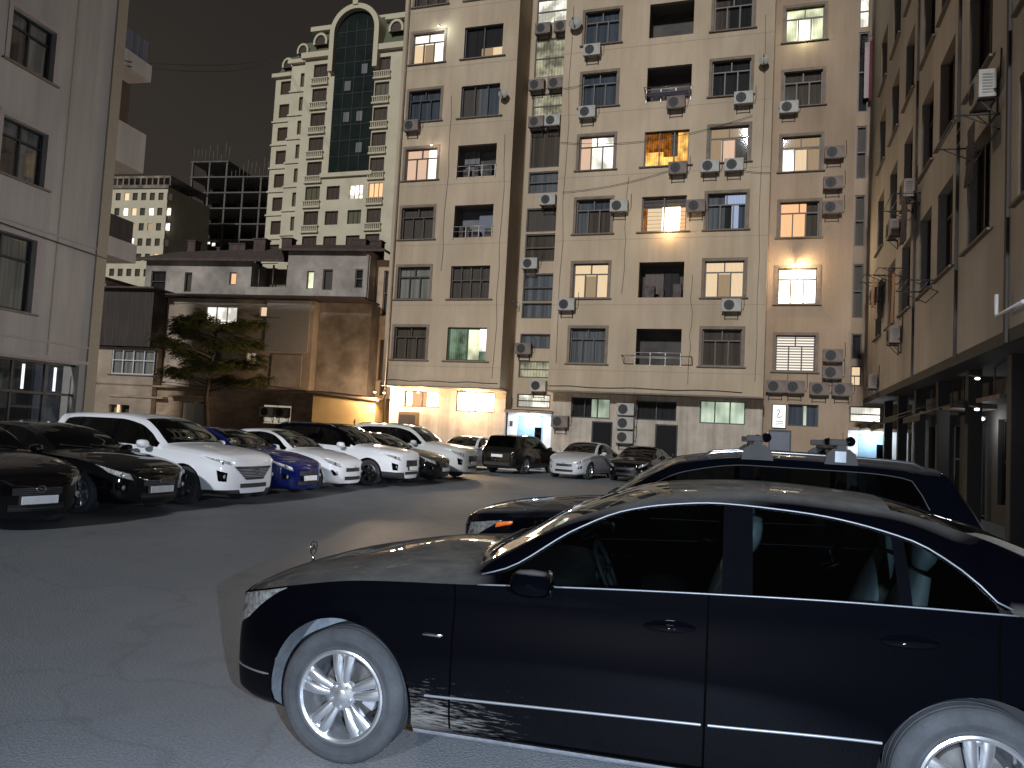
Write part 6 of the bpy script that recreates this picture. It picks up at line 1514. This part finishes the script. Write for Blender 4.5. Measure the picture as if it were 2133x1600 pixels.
# wagon seen from behind: nose is beyond
hd = math.radians(62); nx, ny = -.4 + 4.3 * math.cos(hd), 31.6 + 4.3 * math.sin(hd)
free('wagon_car', 'dark wagon seen from behind with round tail lights, in front of the left porch', nx, ny, hd, spec_suv, mp('paint_bronze'), wheel='five', scale=(.92, .93, .95), rear=True)
free('hatchback_car', 'silver grey hatchback facing the camera in front of the dark doors', 2.2, 30.3, math.radians(-118), spec_sedan, mp('paint_silver'), wheel='five', scale=(.9, .92, .98), plate=False)
free('sedan_car', 'black sedan half hidden behind the foreground roofs, right of the silver car', 4.6, 30.2, math.radians(-116), spec_sedan, mp('paint_black'), wheel='five', scale=(.9, .92, .95), plate=False)

# ------------------------------------------------------------------ night: sky glow, low distant street lighting (sun lamp), phone flash
w = bpy.data.worlds.new('World'); sc.world = w; w.use_nodes = True; nt = w.node_tree; nt.nodes.clear()
out = nt.nodes.new('ShaderNodeOutputWorld'); bg = nt.nodes.new('ShaderNodeBackground'); sky = nt.nodes.new('ShaderNodeTexSky'); sky.sky_type = 'NISHITA'; sky.sun_disc = False
sky.sun_elevation = math.radians(0.0); sky.sun_rotation = math.radians(156)
bg.inputs['Strength'].default_value = .0006; nt.links.new(sky.outputs[0], bg.inputs['Color'])
b2 = nt.nodes.new('ShaderNodeBackground'); b2.inputs['Color'].default_value = (.0305, .0262, .0220, 1); b2.inputs['Strength'].default_value = 1.0
tcw = nt.nodes.new('ShaderNodeTexCoord'); sw = nt.nodes.new('ShaderNodeSeparateXYZ'); nt.links.new(tcw.outputs['Generated'], sw.inputs[0])
nz = nt.nodes.new('ShaderNodeTexNoise'); nz.inputs['Scale'].default_value = 2.2; nz.inputs['Detail'].default_value = 5; nt.links.new(tcw.outputs['Generated'], nz.inputs['Vector'])
mz = nt.nodes.new('ShaderNodeMath'); mz.operation = 'MULTIPLY_ADD'; mz.inputs[1].default_value = .35; nt.links.new(nz.outputs['Fac'], mz.inputs[0]); nt.links.new(sw.outputs['Z'], mz.inputs[2])
rz_ = nt.nodes.new('ShaderNodeValToRGB'); rz_.color_ramp.elements[0].position = .15; rz_.color_ramp.elements[1].position = .75; rz_.color_ramp.elements[0].color = (.046, .037, .029, 1); rz_.color_ramp.elements[1].color = (.022, .0195, .0175, 1)
nt.links.new(mz.outputs[0], rz_.inputs['Fac']); nt.links.new(rz_.outputs['Color'], b2.inputs['Color'])
ad = nt.nodes.new('ShaderNodeAddShader'); nt.links.new(bg.outputs[0], ad.inputs[0]); nt.links.new(b2.outputs[0], ad.inputs[1]); nt.links.new(ad.outputs[0], out.inputs['Surface'])
sd = bpy.data.lights.new('sun', 'SUN'); sd.energy = 2.35; sd.angle = math.radians(3.0); sd.color = (.95, .97, 1.0)
so = bpy.data.objects.new('sun', sd); COL.objects.link(so); so.rotation_euler = Vector(local(YM, .012, 1.0, -.40)).to_track_quat('-Z', 'Y').to_euler(); so.location = (20, -40, 20)
fd = bpy.data.lights.new('phone_flash', 'SPOT'); fd.spot_size = math.radians(88); fd.spot_blend = .5; fd.energy = 1500; fd.color = (.66, .81, 1.0); fd.shadow_soft_size = .01
fo = bpy.data.objects.new('phone_flash', fd); COL.objects.link(fo); fo.location = (.36, -.02, 1.66); fo.rotation_euler = Vector((-.05, 1, -.12)).to_track_quat('-Z', 'Y').to_euler()

# ------------------------------------------------------------------ camera
cd = bpy.data.cameras.new('camera'); cam = bpy.data.objects.new('camera', cd); COL.objects.link(cam); sc.camera = cam
cd.sensor_fit = 'HORIZONTAL'; cd.sensor_width = 36; cd.lens = 1605.41 / 2133 * 36; cd.clip_end = 2000; cd.clip_start = .05
pt, rl = .0624236, .0525238
f = Vector((0, math.cos(pt), math.sin(pt))); u0 = Vector((0, -math.sin(pt), math.cos(pt))); r0 = Vector((1, 0, 0))
up = math.cos(rl) * u0 - math.sin(rl) * r0; rt = math.cos(rl) * r0 + math.sin(rl) * u0
Rm = Matrix((rt, up, -f)).transposed().to_4x4(); Rm.translation = (0, 0, 1.70697); cam.matrix_world = Rm
vs = sc.view_settings; vs.view_transform = 'Standard'; vs.look = 'None'; vs.exposure = 0; vs.gamma = 1
sc.cycles.use_denoising = True; sc.cycles.max_bounces = 6; sc.cycles.transparent_max_bounces = 12; sc.cycles.sample_clamp_indirect = 4.0
sc.render.film_transparent = False
